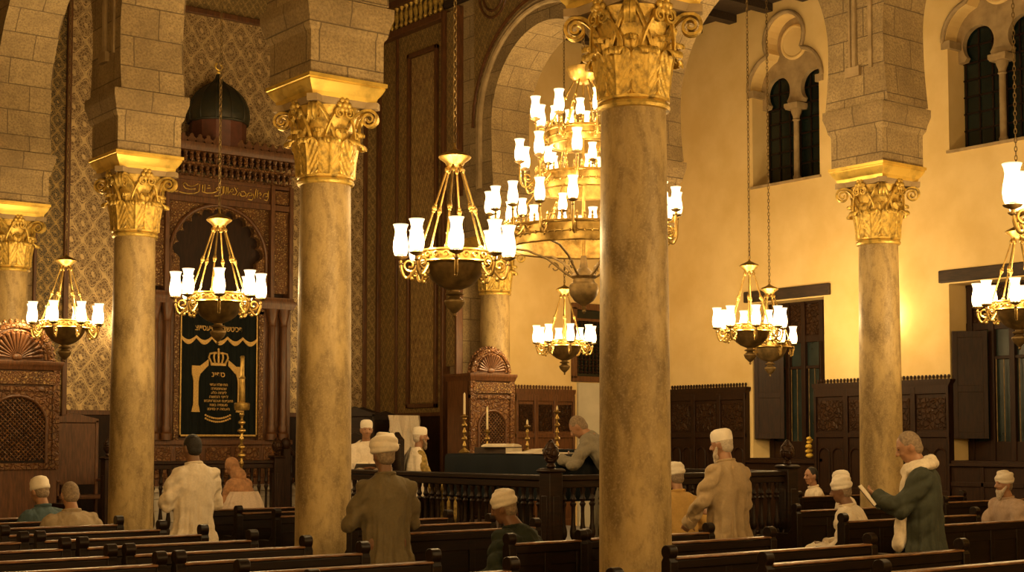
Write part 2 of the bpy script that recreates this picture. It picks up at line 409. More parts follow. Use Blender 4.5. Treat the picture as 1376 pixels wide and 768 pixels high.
# cream wall with two deep window recesses below and two twin-light windows above
WIN = [16.55, 12.52]; HW = .75
def trefoil(yc, grow=0.0):
    pts = []
    for i in range(9):
        t = math.radians(i*9.5); pts.append((yc+.28+(.5+grow)*math.cos(t), 7.72+(.5+grow)*math.sin(t)))
    for i in range(17):
        t = math.radians(-30+i*240/16); pts.append((yc+(.40+grow)*math.cos(t), 8.50+(.40+grow)*math.sin(t)))
    for i in range(9):
        t = math.radians(180-76+i*9.5); pts.append((yc-.28+(.5+grow)*math.cos(t), 7.72+(.5+grow)*math.sin(t)))
    return pts
wb = MB()
ys = [-4]+[v for yc in sorted(WIN) for v in (yc-.80, yc+.80)]+[YE+.3]
for a, b in zip(ys[::2], ys[1::2]): wb.box(XW, XW+.5, a, b, 0, 9.3)
for yc in WIN:
    wb.box(XW, XW+.5, yc-.8, yc+.8, 0, 1.33)
    wb.box(XW, XW+.5, yc-.8, yc+.8, 4.0, 6.0)
    wb.prism([(yc+.80, 6.0), (yc+HW, 6.0), (yc+HW, 7.72)]+trefoil(yc)+[(yc-HW, 7.72), (yc-HW, 6.0), (yc-.80, 6.0), (yc-.80, 9.3), (yc+.80, 9.3)], 'x', XW, XW+.5)
struct('wall_right', wb, 'plaster', smooth=0)

def pier(yc, yL, yR, xa, xb, ztop, left=True, right=True, w=.43):
    def side(sg, yN):
        q = []; zc = 8.33-(abs(yN-yc)-w)
        for i in range(8):
            t = i/8; q.append((yc+sg*(w+.06*(1-t)**2), ZSP+(zc-ZSP)*t))
        R = abs(yN-yc)-w
        for i in range(25):
            t = PI-i/24*PI/2; q.append((yN+sg*R*math.cos(t), zc+R*math.sin(t)))
        q.append((yN, ztop)); return q
    r = side(1, yR) if right else [(yc+w+.06, ZSP), (yR, ZSP), (yR, ztop)]
    l = side(-1, yL) if left else [(yc-w-.06, ZSP), (yL, ZSP), (yL, ztop)]
    return MB().prism(r+l[::-1], 'x', xa, xb)
mids1 = [5.5]+[(a+b)/2 for a, b in zip(ROW1, ROW1[1:])]+[YA]
ROW1X = [7.26, X1, X1, X1]
for i, yc in enumerate(ROW1):
    o = struct('wall_near_arcade', pier(yc, mids1[i], mids1[i+1], ROW1X[i]-.40, ROW1X[i]+.40, 11.5, right=(i < 3)), 'stone', keepuv=True)
struct('wall_near_arcade', B(X1-.4, X1+.4, ROW1[3]+.5, YA, 0, ZSP), 'stone')
mids2 = [9.6]+[(a+b)/2 for a, b in zip(ROW2, ROW2[1:])]+[YE]
for i, yc in enumerate(ROW2):
    struct('wall_far_arcade', pier(yc, mids2[i], mids2[i+1], X2-.40, X2+.40, 11.5, right=(i < 2)), 'stone', keepuv=True)
struct('wall_far_arcade', B(X2-.40, X2+.40, 20.10, YE, 0, ZSP), 'stone')
struct('wall_side', B(X2-.40, X2+.38, YE, YA, 0, 11.5), 'stone')
# thin stone mouldings on the spandrels above the columns, ending in a little square foot
tb = MB()
for (xc, yy) in [(X1, v) for v in ROW1[1:3]]+[(X2, v) for v in ROW2[:2]]:
    x = xc-.40
    for d in (-.0,):
        tb.tube([(x-.01, yy+d, 6.3), (x-.01, yy+d, 9.5)], .035, 8)
        tb.tube([(x-.005, yy+d+.08, 6.28), (x-.005, yy+d+.08, 9.5)], .02, 8)
        tb.box(x-.05, x+.01, yy+d-.09, yy+d+.13, 6.18, 6.3)
        tb.box(x-.025, x+.01, yy-.32+.05, yy-.27+.05, 5.95+.3, 9.5)
struct('trim_1', tb, 'stone_plain')
# archivolt of the far arcade's inner arch
def archivolt(yc, R, x, z0, zc, w, dep):
    mb = MB(); pts = [(yc+R, z0), (yc+R, (z0+zc)/2)]+[(yc+R*math.cos(PI*i/40), zc+R*math.sin(PI*i/40)) for i in range(41)]+[(yc-R, (z0+zc)/2), (yc-R, z0)]
    mb.tube([(x, a, b) for a, b in pts], w, 8, flat=dep); return mb
yc = mids2[2]
RR = yc-ROW2[1]-.43; a_ = archivolt(yc, RR+.30, X2-.41, 5.85, 8.33-RR, .05, 1); b_ = archivolt(yc, RR+.38, X2-.41, 5.85, 8.33-RR, .03, 1); a_.add(b_.v, b_.f)
struct('trim_2', a_, 'stone_plain')

# patterned linings of the ark wall and of the short side wall
def panel(name, x0, x1, z0, z1, mat, d=.02, y=YA, lab=None):
    return struct(name, B(x0, x1, y-d, y+.01, z0, z1), mat, smooth=0)
panel('wall_ark_pattern', 8.46, 14.31, 2.10, 8.90, 'damask', .03)
panel('wall_ark_pattern', 8.46, 14.31, 9.0, 9.5, 'damask_dark', .03)
panel('wall_ark_border', 7.95, 8.38, 2.1, 11.0, 'damask_border', .03)
tr = MB()
for (x0, x1, z0, z1, d) in [(8.38, 8.46, 0, 11, .09), (7.90, 7.95, 0, 11, .07), (8.46, 14.35, 8.90, 9.0, .12), (8.46, 14.35, 9.5, 9.62, .14), (13.98, 14.06, 2.1, 8.9, .07), (8.46, 14.35, 2.04, 2.12, .09)]:
    tr.box(x0, x1, YA-d, YA, z0, z1)
struct('trim_3', tr, 'wood', bevel=.01)
panel('wall_ark_border', 14.06, 14.35, 2.12, 8.9, 'damask_dark', .045)
panel('wall_dado', 7.46, 14.35, 0, 2.05, 'wood_deep', .06)
xs = X2-.40
def spanel(name, y0, y1, z0, z1, mat, d): return struct(name, B(xs-d, xs+.01, y0, y1, z0, z1), mat, smooth=0)
spanel('wall_side_pattern', 20.50, 22.66, 2.12, 9.3, 'damask_dark', .03)
spanel('wall_side_panel', 20.82, 21.56, 2.3, 8.48, 'damask_red', .05)
spanel('wall_side_pilaster', 20.10, 20.38, 2.9, 9.05, 'damask_dark', .10)
ym_, R_ = (ROW2[1]+ROW2[2])/2, (ROW2[2]-ROW2[1])/2-.43+.46; zc_ = 8.33-(R_-.46)
struct('wall_side_spandrel', MB().prism([(ym_+R_*math.cos(PI/2*i/24), zc_+R_*math.sin(PI/2*i/24)) for i in range(25)]+[(ym_, 11.3), (ym_+R_, 11.3)], 'x', xs-.02, xs+.01), 'damask_dark', smooth=0)
rd_ = MB()
for q_ in (.40, .30): rd_.tube([(xs-.03, 19.12+q_*math.cos(2*PI*i/32), 9.15+q_*1.15*math.sin(2*PI*i/32)) for i in range(32)], .022, 6, closed=True)
rd_.tube([(xs-.03, ym_+(R_+.02)*math.cos(PI/2*i/24), zc_+(R_+.02)*math.sin(PI/2*i/24)) for i in range(25)], .03, 6)
struct('trim_7', rd_, 'wood')
tr = MB()
for (y0, y1, z0, z1, d) in [(20.40, 20.48, 0, 9.1, .16), (20.02, 20.08, 0, 9.1, .14), (22.58, 22.68, 0, 9.1, .1), (20.72, 20.79, 2.2, 8.58, .09), (21.59, 21.66, 2.2, 8.58, .09),
    (20.72, 21.66, 8.50, 8.58, .09), (20.72, 21.66, 2.2, 2.28, .09), (20.48, 22.7, 8.96, 9.08, .18), (20.48, 22.7, 2.05, 2.12, .09), (20.02, 22.7, 9.5, 9.62, .2), (22.0, 22.06, 2.12, 8.96, .07)]:
    tr.box(xs-d, xs, y0, y1, z0, z1)
struct('trim_4', tr, 'wood', bevel=.01)
tr = MB()
for k in range(14): tr.lathe([(.02, 9.1), (.05, 9.16), (.03, 9.22), (.055, 9.34), (.02, 9.44), (.05, 9.5)], xs-.09, 20.58+k*.155, 10)
struct('trim_5', tr, 'gold')
spanel('wall_side_dado', 20.02, 22.7, 0, 2.06, 'wood_deep', .05)

# ------------------------------------------------------------------ columns
def leaf_mesh(h, w, lean, curl, n=11, m=9):
    mb = MB(); vs, fs = [], []
    for i in range(n+1):
        s = i/n
        if s < .72:
            q = s/.72; rho = lean*q*q; z = h*q; 
        else:
            t = (s-.72)/.28*3.6; rho = lean+curl*(1-math.cos(t)); z = h+curl*math.sin(t)
        ww = w*(.80+.30*math.sin(min(s/.72, 1)*PI*.75))*(1-.45*max(0, (s-.72)/.28))*(1+.13*abs(math.sin(s*15)))
        for j in range(m+1):
            t = j/m*2-1
            dr = .016*math.exp(-(t/.12)**2)-.030*t*t+.007*math.cos(PI*(abs(t)*5-s*9))*min(1, abs(t)*3)
            vs.append((rho+dr+.02, t*ww, z))
    for i in range(n):
        for j in range(m):
            fs.append((i*(m+1)+j, i*(m+1)+j+1, (i+1)*(m+1)+j+1, (i+1)*(m+1)+j))
    k = len(vs); vs2 = [(x-.02, y*.96, z) for x, y, z in vs]
    mb.add(vs+vs2, fs+[tuple(reversed([a+k for a in f])) for f in fs])
    rim = [j for j in range(m+1)]+[i*(m+1)+m for i in range(1, n+1)]+[n*(m+1)+j for j in range(m-1, -1, -1)]+[i*(m+1) for i in range(n-1, 0, -1)]
    for a, b in zip(rim, rim[1:]+rim[:1]): mb.f.append((a, b, b+k, a+k))
    return mb.mesh('acanthus_leaf', 60)
def ribbon(path, w, th, name):
    """a flat band: path gives (point, width direction, thickness direction, scale)"""
    vs, fs = [], []
    for p, wd, td, k in path:
        p = Vector(p); wd = Vector(wd).normalized(); td = Vector(td).normalized()
        for a, c in ((-1, -1), (-.35, -.55), (.35, -.55), (1, -1), (1, 1), (.35, .6), (-.35, .6), (-1, 1)): vs.append(p+wd*w*a*k+td*th*c*k)
    for i in range(len(path)-1):
        for q in range(8): fs.append((i*8+q, i*8+(q+1) % 8, (i+1)*8+(q+1) % 8, (i+1)*8+q))
    fs += [tuple(range(7, -1, -1)), tuple((len(path)-1)*8+q for q in range(8))]
    return MB().add(vs, fs).mesh(name, 50)
def volute_path(sg, z0, r1, z1, R):
    """stem leaving the bell beside the diagonal (+x axis) and scrolling up at the corner"""
    P_ = []
    def cen(x, z, off): return (x, sg*off, z)
    for i in range(12):
        t = i/11; x = .235+(r1-.235)*t**1.7; z = z0+(z1+R-z0)*math.sin(t*PI/2)**.85; off = .15*(1-t)**1.3+.022
        P_.append((x, z, off, .75+.25*t))
    for i in range(1, 36):
        t = i/35; a = PI/2-t*PI*3.7; rr = R*(1-.84*t); P_.append((r1+rr*math.cos(a), z1+rr*math.sin(a), .022, 1-.35*t))
    out = []
    for i, (x, z, off, k) in enumerate(P_):
        j0, j1 = max(0, i-1), min(len(P_)-1, i+1); dx, dz = P_[j1][0]-P_[j0][0], P_[j1][1]-P_[j0][1]
        out.append((cen(x, z, off), (0, 1, 0), (-dz, 0, dx), k))
    return out
def scroll_path(sg):
    """small scroll lying in the face of the capital (+x outward)"""
    P_ = []
    for i in range(10):
        t = i/9; P_.append((.262+.075*t, sg*(.165-.115*t**1.5), ZA+.36+.31*t**.8, .8+.2*t))
    for i in range(1, 28):
        t = i/27; a = PI/2-t*PI*3.2; rr = .052*(1-.8*t); P_.append((.340, sg*(.05-rr*math.cos(a)*-1*0+0)+sg*rr*math.cos(a), ZA+.618+rr*math.sin(a), 1-.3*t))
    out = []
    for i, (x, y, z, k) in enumerate(P_):
        j0, j1 = max(0, i-1), min(len(P_)-1, i+1); dy, dz = P_[j1][1]-P_[j0][1], P_[j1][2]-P_[j0][2]
        out.append(((x, y, z), (1, 0, 0), (0, -dz, dy), k))
    return out
ZA = 4.12   # astragal height
shaft_me = MB().lathe([(.275, .32), (.268, .40), (.265, 1.2), (.260, 2.2), (.252, 3.2), (.243, ZA-.03)], n=48).mesh('shaft')
base_me = MB(); base_me.sq([(.30, 0), (.30, .10)]); base_me.lathe([(.295, .10), (.30, .14), (.29, .18), (.275, .20), (.275, .23), (.285, .26), (.285, .30), (.275, .32)], n=40); base_me = base_me.mesh('base')
astr_me = MB().lathe([(.243, ZA-.035), (.268, ZA-.03), (.278, ZA-.01), (.270, ZA+.012), (.250, ZA+.02), (.272, ZA+.03), (.272, ZA+.05), (.24, ZA+.055)], n=48).mesh('astragal')
bell_me = MB().lathe([(.235, ZA+.04), (.232, ZA+.25), (.245, ZA+.42), (.275, ZA+.56), (.32, ZA+.66), (.33, ZA+.70)], n=40).mesh('bell')
leaf1 = leaf_mesh(.30, .098, .035, .040, 22, 18); leaf2 = leaf_mesh(.40, .055, .05, .034, 18, 12)
vol_mes = [ribbon(volute_path(q, ZA+.33, .43, ZA+.605, .088), .020, .012, 'volute') for q in (-1, 1)]
hel_mes = [ribbon(scroll_path(q), .018, .009, 'small_scroll') for q in (-1, 1)]
aba_core = MB(); aba_core.sq([(.33, ZA+.70), (.345, ZA+.76)])
for i in range(4):
    a = PI/4+i*PI/2; c, s_ = math.cos(a), math.sin(a)
    aba_core.prism([(.30*c-.09*s_, .30*s_+.09*c), (.52*c-.05*s_, .52*s_+.05*c), (.52*c+.05*s_, .52*s_-.05*c), (.30*c+.09*s_, .30*s_-.09*c)], 'z', ZA+.70, ZA+.76)
aba_core = aba_core.mesh('abacus')
gold_me = MB().sq([(.35, ZA+.76), (.36, ZA+.80), (.375, ZA+.82), (.395, ZA+.85), (.415, ZA+.89), (.415, ZA+.905), (.43, ZA+.91), (.43, ZA+.945), (.41, ZA+.95)]).mesh('gilded_cornice', 20)
imp = MB(); imp.sq([(.40, ZA+.95), (.40, 5.46), (.405, 5.48), (.42, 5.50), (.43, 5.52), (.445, 5.60), (.47, 5.68), (.475, 5.70), (.475, 5.79), (.43, ZSP)])
imp_me = imp.mesh('impost_block', 20)
proto_col = None
def column(xc, yc, label, sc=1.0):
    t = thing('column', label, 'column', (xc, yc, 0), 0, 'marble columns with gilded capitals'); t['kind'] = 'thing'
    obj('base', base_me, 'stone_plain', t); obj('shaft', shaft_me, 'marble', t); obj('astragal', astr_me, 'gold', t)
    b = obj('capital', bell_me, 'gold', t)
    for i in range(8):
        a = i*PI/4
        o = obj('lower_leaf', leaf1, 'gold', b, (.255*math.cos(a+PI/8), .255*math.sin(a+PI/8), ZA+.045), (0, 0, a+PI/8))
        o = obj('upper_leaf', leaf2, 'gold', b, (.235*math.cos(a), .235*math.sin(a), ZA+.045), (0, 0, a))
    for i in range(4):
        a = PI/4+i*PI/2
        [obj('volute', v_, 'gold', b, (0, 0, 0), (0, 0, a)) for v_ in vol_mes]
        [obj('small_scroll', v_, 'gold', b, (0, 0, 0), (0, 0, i*PI/2)) for v_ in hel_mes]
        obj('rosette', rosette_me, 'gold', b, (.335*math.cos(i*PI/2), .335*math.sin(i*PI/2), ZA+.70), (0, 0, i*PI/2))
    obj('abacus', aba_core, 'stone_plain', t); obj('gilded_cornice', gold_me, 'gilt', t)
    obj('impost_block', imp_me, 'stone', t)
    return t
rm = MB(); rm.ell((.015, 0, 0), (.035, .035, .035), 10, 6)
for i in range(6): rm.ell((.01, .05*math.cos(i*PI/3), .05*math.sin(i*PI/3)), (.022, .03, .03), 8, 5)
rosette_me = rm.mesh('rosette', 60)
column(7.26, ROW1[0], 'nearest and thickest marble column, right of centre, with a big gilded leaf capital')
column(X1, ROW1[1], 'marble column behind the white-turbaned man, left of the largest hanging lamp')
column(X1, ROW1[2], 'marble column beside the man in the long white robe, left of the carved ark')
column(X1, ROW1[3], 'marble column at the far left edge, rising behind the carved throne')
column(X2, ROW2[0], 'slender marble column on the right behind the man in the dark coat')
column(X2, ROW2[1], 'far aisle marble column almost wholly hidden behind the nearest column')
column(X2, ROW2[2], 'small distant marble column rising behind the right carved throne')

# ------------------------------------------------------------------ windows
def horseshoe(cy, r, z0, zc, wfoot):
    p = [(cy+wfoot, z0)]
    for i in range(25):
        t = math.radians(-42+i*264/24); p.append((cy+r*math.cos(t), zc+r*math.sin(t)))
    p.append((cy-wfoot, z0)); return p
col_cap = MB().lathe([(.05, 7.10), (.07, 7.12), (.055, 7.14), (.06, 7.18), (.085, 7.24), (.10, 7.30)], n=14); col_cap.sq([(.13, 7.30), (.15, 7.34), (.15, 7.40)])
col_cap = col_cap.mesh('capital')
for wi, yc in enumerate(WIN):
    n = wi+1
    xt = XW+.27
    poly = [(yc+.80, 7.40)]+horseshoe(yc+.395, .275, 7.42, 7.66, .235)+horseshoe(yc-.395, .275, 7.42, 7.66, .235)+[(yc-.80, 7.40), (yc-.80, 9.1), (yc+.80, 9.1)]
    o = struct('window_%d' % n, MB().prism(poly, 'x', xt, xt+.10), 'stone_plain', smooth=0)
    tr = MB().tube([(XW-.015, a, b) for a, b in [(yc+.80, 7.70)]+trefoil(yc, .045)+[(yc-.80, 7.70)]], .04, 8)
    tr.box(XW-.03, XW+.26, yc+HW-.06, yc+HW+.10, 7.60, 7.72); tr.box(XW-.03, XW+.26, yc-HW-.10, yc-HW+.06, 7.60, 7.72)
    obj('hood_mould', tr, 'stone_plain', o)
    rd = MB().tube([(xt-.01, yc+.27*math.cos(2*PI*i/28), 8.47+.27*math.sin(2*PI*i/28)) for i in range(28)], .035, 8, closed=True)
    rd.prism([(yc+.24*math.cos(2*PI*i/28), 8.47+.24*math.sin(2*PI*i/28)) for i in range(28)], 'x', xt-.03, xt+.02)
    obj('roundel', rd, 'plaster', o)
    obj('colonnette', MB().lathe([(.085, 6.02), (.085, 6.06), (.06, 6.10), (.07, 6.13), (.052, 6.17), (.048, 7.10)], xt+.02, yc, 18), 'stone_plain', o)
    obj('colonnette_capital', col_cap, 'stone_plain', o, (xt+.02, yc, 0))
    obj('window_sill', MB().prism([(XW-.04, 5.99), (XW-.04, 6.03), (xt+.2, 6.09), (xt+.2, 5.99)], 'y', yc-.78, yc+.78), 'stone_plain', o)
    g = MB().box(xt+.14, xt+.16, yc-.76, yc+.76, 6.05, 8.2)
    obj('glass', g, 'glass_dark', o)
    ld = MB()
    for k in range(-3, 4): ld.box(xt+.12, xt+.145, yc+k*.235-.012, yc+k*.235+.012, 6.05, 8.0)
    for k in range(8): ld.box(xt+.12, xt+.145, yc-.76, yc+.76, 6.1+k*.26, 6.125+k*.26)
    obj('lead_bars', ld, 'wood_dark', o)
    # timber window below, in a deep recess, under a rough beam
    n = wi+3; xb = XW+.40
    fr = MB(); y0, y1 = yc-.79, yc+.79
    fr.box(xb, xb+.1, y0, y1, 1.33, 1.62); fr.box(xb, xb+.1, y0, y1, 3.30, 3.42); fr.box(xb, xb+.1, y0, y1, 3.96, 4.02)
    for yy in (y0, y0+.34, yc-.05, yc+.30, y1-.12): fr.box(xb-.02, xb+.1, yy, yy+.09, 1.33, 4.0)
    fr.box(xb, xb+.08, y0, y1, 2.85, 2.90)
    o = struct('window_%d' % n, fr, 'wood_deep', bevel=.006)
    obj('transom_panel', B(xb+.02, xb+.07, y0, y1, 3.42, 3.97), 'carved_dark', o)
    obj('glass', B(xb+.05, xb+.06, y0, y1, 1.6, 3.32), 'glass_dim', o)
    br = MB()
    for k in range(6): br.tube([(xb+.01, y0+.42+k*.13, 1.6), (xb+.01, y0+.42+k*.13, 2.86)], .008, 6)
    obj('iron_bars', br, 'bronze', o)
    # two folded-back shutters and the beam
    for (ya, yb2, xa, xe, nm) in ((y1-.03, y1-.42, XW-.0, XW+.32, 'left'), (y0+.03, y0+.20, XW+.12, XW+.38, 'right')):
        s = MB(); A = Vector((xa if nm == 'left' else xe, ya, 0)); E_ = Vector((xe-.0 if nm == 'left' else xa, yb2, 0)); d = E_-A; L = d.length
        s.M = Matrix.Translation(A) @ Matrix.Rotation(math.atan2(d.y, d.x), 4, 'Z')
        s.box(0, L, -.02, .02, 1.66, 3.28)
        for (za, zb) in ((1.66, 1.76), (2.36, 2.46), (3.18, 3.28)): s.box(0, L, -.031, .031, za, zb)
        s.box(0, .07, -.035, .035, 1.66, 3.28); s.box(L-.07, L, -.035, .035, 1.66, 3.28)
        s.M = None; obj('shutter', s, 'wood_deep', o, bevel=.004)
    obj('lintel_beam', MB().box(XW-.06, XW+.5, yc-.95, yc+.95, 4.02, 4.21), 'beam', o, bevel=.015)
    obj('window_ledge', B(XW-.10, XW+.42, y0-.02, y1+.02, 1.29, 1.335), 'wood_deep', o)
# lattice window and pale doorway in the end wall
o = struct('window_5', MB().box(17.22, 18.55, YE-.07, YE, 4.06, 4.18).box(17.22, 17.32, YE-.07, YE, 2.78, 4.1).box(18.45, 18.55, YE-.07, YE, 2.78, 4.1).box(17.22, 18.55, YE-.07, YE, 2.72, 2.82).box(17.3, 18.5, YE-.06, YE, 3.85, 3.9), 'wood', bevel=.006)
lt = MB()
for i in range(13):
    for k in range(9):
        x = 17.36+i*.092; z = 2.87+k*.115; lt.lathe([(.008, z), (.03, z+.03), (.012, z+.06), (.03, z+.085), (.008, z+.115)], x, YE-.03, 6)
        lt.box(x, x+.092, YE-.035, YE-.025, z+.025, z+.04)
obj('turned_lattice', lt, 'wood_deep', o); obj('pane', B(17.3, 18.5, YE-.012, YE-.004, 2.8, 4.1), 'glass_dark', o)
struct('door_1', B(17.36, 18.5, YE-.05, YE, 0, 2.70), 'plaster_grey')

# ------------------------------------------------------------------ benches
ORD = ['nearest', 'second', 'third', 'fourth', 'fifth', 'sixth', 'seventh', 'eighth', 'ninth', 'tenth', 'eleventh', 'twelfth']
endp = MB()
kn = [(.046*math.cos(math.radians(a)), .905+.046*math.sin(math.radians(a))) for a in range(-50, 235, 15)]
endp.prism([(-.045, 0), (.40, 0), (.40, .50), (.37, .58), (.31, .62), (.10, .62), (.045, .68), (.045, .84), (.030, .865)]+kn+[(-.030, .865), (-.045, .84)], 'x', -.036, .036)
endp_me = endp.mesh('end_panel', 30)
def bench(x0, x1, y, label, group='dark wooden benches', ends=(True, True)):
    L = (x1-x0)/2; t = thing('wooden_bench', label, 'bench', ((x0+x1)/2, y, 0), 0, group)
    for sgn, e in ((-1, ends[0]), (1, ends[1])):
        if e: obj('end_panel', endp_me, 'bench', t, (sgn*(L-.035), 0, 0), bevel=.006)
    mb = B(-L+.06, L-.06, -.012, .012, .10, .80); n = max(2, int(L/.42)*2)
    for k in range(n+1):
        xx = -L+.07+(2*L-.14)*k/n; mb.box(xx-.03, xx+.03, -.026, -.01, .12, .80)
    mb.box(-L+.06, L-.06, -.023, -.01, .70, .80); mb.box(-L+.06, L-.06, -.023, -.01, .10, .2)
    obj('backrest', mb, 'bench', t, bevel=.003)
    obj('top_rail', B(-L+.06, L-.06, -.034, .026, .79, .855), 'bench', t, bevel=.01)
    obj('rail_highlight_cap', B(-L+.06, L-.06, -.045, .035, .855, .872), 'rail', t, bevel=.007)  # thin pale strip standing in for the lamp glint along the rail
    obj('seat', B(-L+.06, L-.06, .01, .39, .42, .46), 'bench', t, bevel=.008)
    obj('seat_front', B(-L+.06, L-.06, .34, .37, .08, .42), 'bench', t)
    return t
for k, y in enumerate([6.00, 6.93, 7.75, 8.61, 9.40, 10.24, 11.11, 11.93, 12.87, 13.74, 14.5]):
    bench(3.93, 5.36, y, 'dark wooden bench left of the centre aisle, %s row back from the camera' % ORD[k])
for k, y in enumerate([8.61, 9.40, 10.24, 11.11]):
    bench(2.2, 3.87, y, 'dark wooden bench at the lower left corner, %s row of the outermost block' % ORD[k])
for k, (x0, x1, y) in enumerate([(6.90, 9.0, 5.46), (6.80, 8.90, 6.28), (6.70, 8.84, 7.04), (7.60, 8.86, 8.06), ]):
    bench(x0, x1, y, 'long dark wooden bench right of the nearest column, %s row back' % ORD[k])
bench(6.62, 7.39, 8.68, 'short dark wooden bench carrying the man in the dark green robe')
bench(7.42, 8.86, 8.75, 'dark wooden bench just behind the nearest column, in front of the beige robed man')
for k, (x0, x1, y) in enumerate([(6.66, 8.16, 10.22), (6.72, 8.32, 11.10), (7.35, 8.42, 11.95), (7.1, 8.4, 13.2), (7.1, 8.4, 14.04), (6.95, 8.4, 14.9)]):
    bench(x0, x1, y, 'dark wooden bench between the turbaned man and the platform railing, %s row back' % ORD[k])
bench(10.95, 13.12, 9.10, 'dark wooden bench with the white robed man in the knotted white cap sitting on it')
bench(10.7, 14.2, 8.2, 'long dark wooden bench running from behind the dark coated man to the right edge')
bench(12.16, 14.2, 10.75, 'dark wooden bench behind the seated man in the knotted white cap')
bench(15.25, 17.3, 12.2, 'dark wooden bench in the far aisle in front of the boy in the white shirt')
bench(15.15, 17.2, 13.34, 'dark wooden bench in the far aisle on which the boy in the white shirt sits')
bench(15.3, 17.4, 11.10, 'dark wooden bench in the far aisle below the right tall wainscot')

# ------------------------------------------------------------------ reading platform with its railing
baluster_me = MB().lathe([(.030, 0), (.030, .05), (.018, .07), (.034, .11), (.036, .16), (.022, .24), (.018, .36), (.020, .44), (.034, .475), (.020, .50), (.034, .53), (.022, .56), (.020, .60), (.030, .63), (.030, .66)], n=10).mesh('baluster')
def balustrade(name, A, Bp, z0, z1, label, group, spacing=.125, newels=(), mat='wood_dark', zb=None, nb=95):
    """a turned railing from A to Bp; z1 is the top of the handrail"""
    A = Vector((*A, 0)); Bp = Vector((*Bp, 0)); d = Bp-A; L = d.length
    t = thing(name, label, 'railing', (A.x, A.y, 0), math.atan2(d.y, d.x), group)
    z0b = zb if zb is not None else z0
    obj('handrail', MB().box(0, L, -.05, .05, z1-.055, z1).box(0, L, -.035, .035, z1-.13, z1-.055), mat, t, bevel=.01)
    obj('bottom_rail', B(0, L, -.04, .04, z0+.02, z0+.10), mat, t, bevel=.008)
    n = min(nb, int(L/spacing)); h = z1-.13-(z0+.10)
    for k in range(n):
        o = obj('baluster', baluster_me, mat, t, ((k+.5)*L/n, 0, z0+.10)); o.scale = (1, 1, h/.66)
    for s_ in newels:
        nw = MB().box(s_*L-.085, s_*L+.085, -.085, .085, z0, z1+.03)
        nw.sq([(.10, z1+.03), (.11, z1+.05), (.09, z1+.07)], s_*L, 0)
        for (za, zb2) in ((z0+.15, z1-.2),):
            nw.box(s_*L-.094, s_*L+.094, -.045, .045, za, zb2); nw.box(s_*L-.045, s_*L+.045, -.092, .092, za, zb2)
        p = obj('newel_post', nw, mat, t, bevel=.008)
        f = MB().lathe([(.03, z1+.07), (.05, z1+.09), (.035, z1+.12), (.075, z1+.17), (.086, z1+.22), (.07, z1+.28), (.035, z1+.33), (.012, z1+.36)], s_*L, 0, 14)
        obj('finial', f, 'carved_dark', p)
    return t
PX0, PX1, PY0, PY1, PZ = 9.2, 12.7, 11.32, 17.35, .48
pb = MB().box(PX0-.05, PX1+.05, PY0-.05, PY1, 0, PZ); 
for k in range(10): pb.box(PX0+.1+k*.35, PX0+.36+k*.35, PY0-.07, PY0, .08, PZ-.08)
for k in range(16): pb.box(PX0-.07, PX0, PY0+.1+k*.37, PY0+.38+k*.37, .08, PZ-.08)
tag(obj('reading_platform', pb, 'wood_deep', bevel=.006), 'raised dark wooden platform in the middle of the nave, enclosed by turned railings', 'platform')
balustrade('platform_railing', (PX0, PY0), (PX0, 15.9), PZ, 1.29, 'turned wooden railing running left from the tall newel with the pineapple finial', 'railings around the platform', newels=(0,))
balustrade('platform_railing', (PX0+.10, PY0), (PX1, PY0), PZ, 1.29, 'turned wooden railing running right from the tall newel, passing behind the nearest column', 'railings around the platform', newels=(1,))
balustrade('platform_railing', (PX1, PY0+.1), (PX1, 14.6), PZ, 1.29, 'short side railing with a round finial, seen behind the beige robed man', 'railings around the platform', newels=(1,))
# the reading desk with its cloth
t = thing('reading_desk', 'long reading desk covered by a dark blue cloth on the platform', 'table', (10.5, 13.15, PZ), 0)
d_ = MB(); 
for (a, b) in ((-.45, -.85), (.45, -.85), (-.45, .85), (.45, .85)): obj('leg', MB().box(a-.05, a+.05, b-.05, b+.05, 0, .9), 'wood_dark', t)
obj('tabletop', B(-.55, .55, -1.0, 1.0, .9, .98), 'wood_dark', t, bevel=.01)
cl = MB(); secs = []
poly = []
for i in range(120):
    s = i/120*4; k = int(s); f = s-k; cx = [(-1, -1), (1, -1), (1, 1), (-1, 1)]; a = cx[k]; b = cx[(k+1) % 4]
    poly.append(((a[0]+(b[0]-a[0])*f)*.58, (a[1]+(b[1]-a[1])*f)*1.03))
vs = []; 
for (g, z, w) in ((.97, 1.005, 0), (1.0, .995, 0), (1.02, .96, .1), (1.04, .75, .6), (1.05, .50, 1)):
    for i, (x, y) in enumerate(poly):
        r = 1+.018*w*math.sin(i*.9)+.012*w*math.sin(i*2.3); vs.append((x*g*r, y*(1+(g-1)*.5)*r, z))
n = 120; fs = [(k*n+i, k*n+(i+1) % n, (k+1)*n+(i+1) % n, (k+1)*n+i) for k in range(4) for i in range(n)]+[tuple(range(n))]
cl.add(vs, fs); o = obj('desk_cloth', cl, 'blue_cloth', loc=(10.5, 13.15, PZ)); tag(o, 'dark blue cloth draped over the reading desk', 'tablecloth')
ZT = PZ+1.01
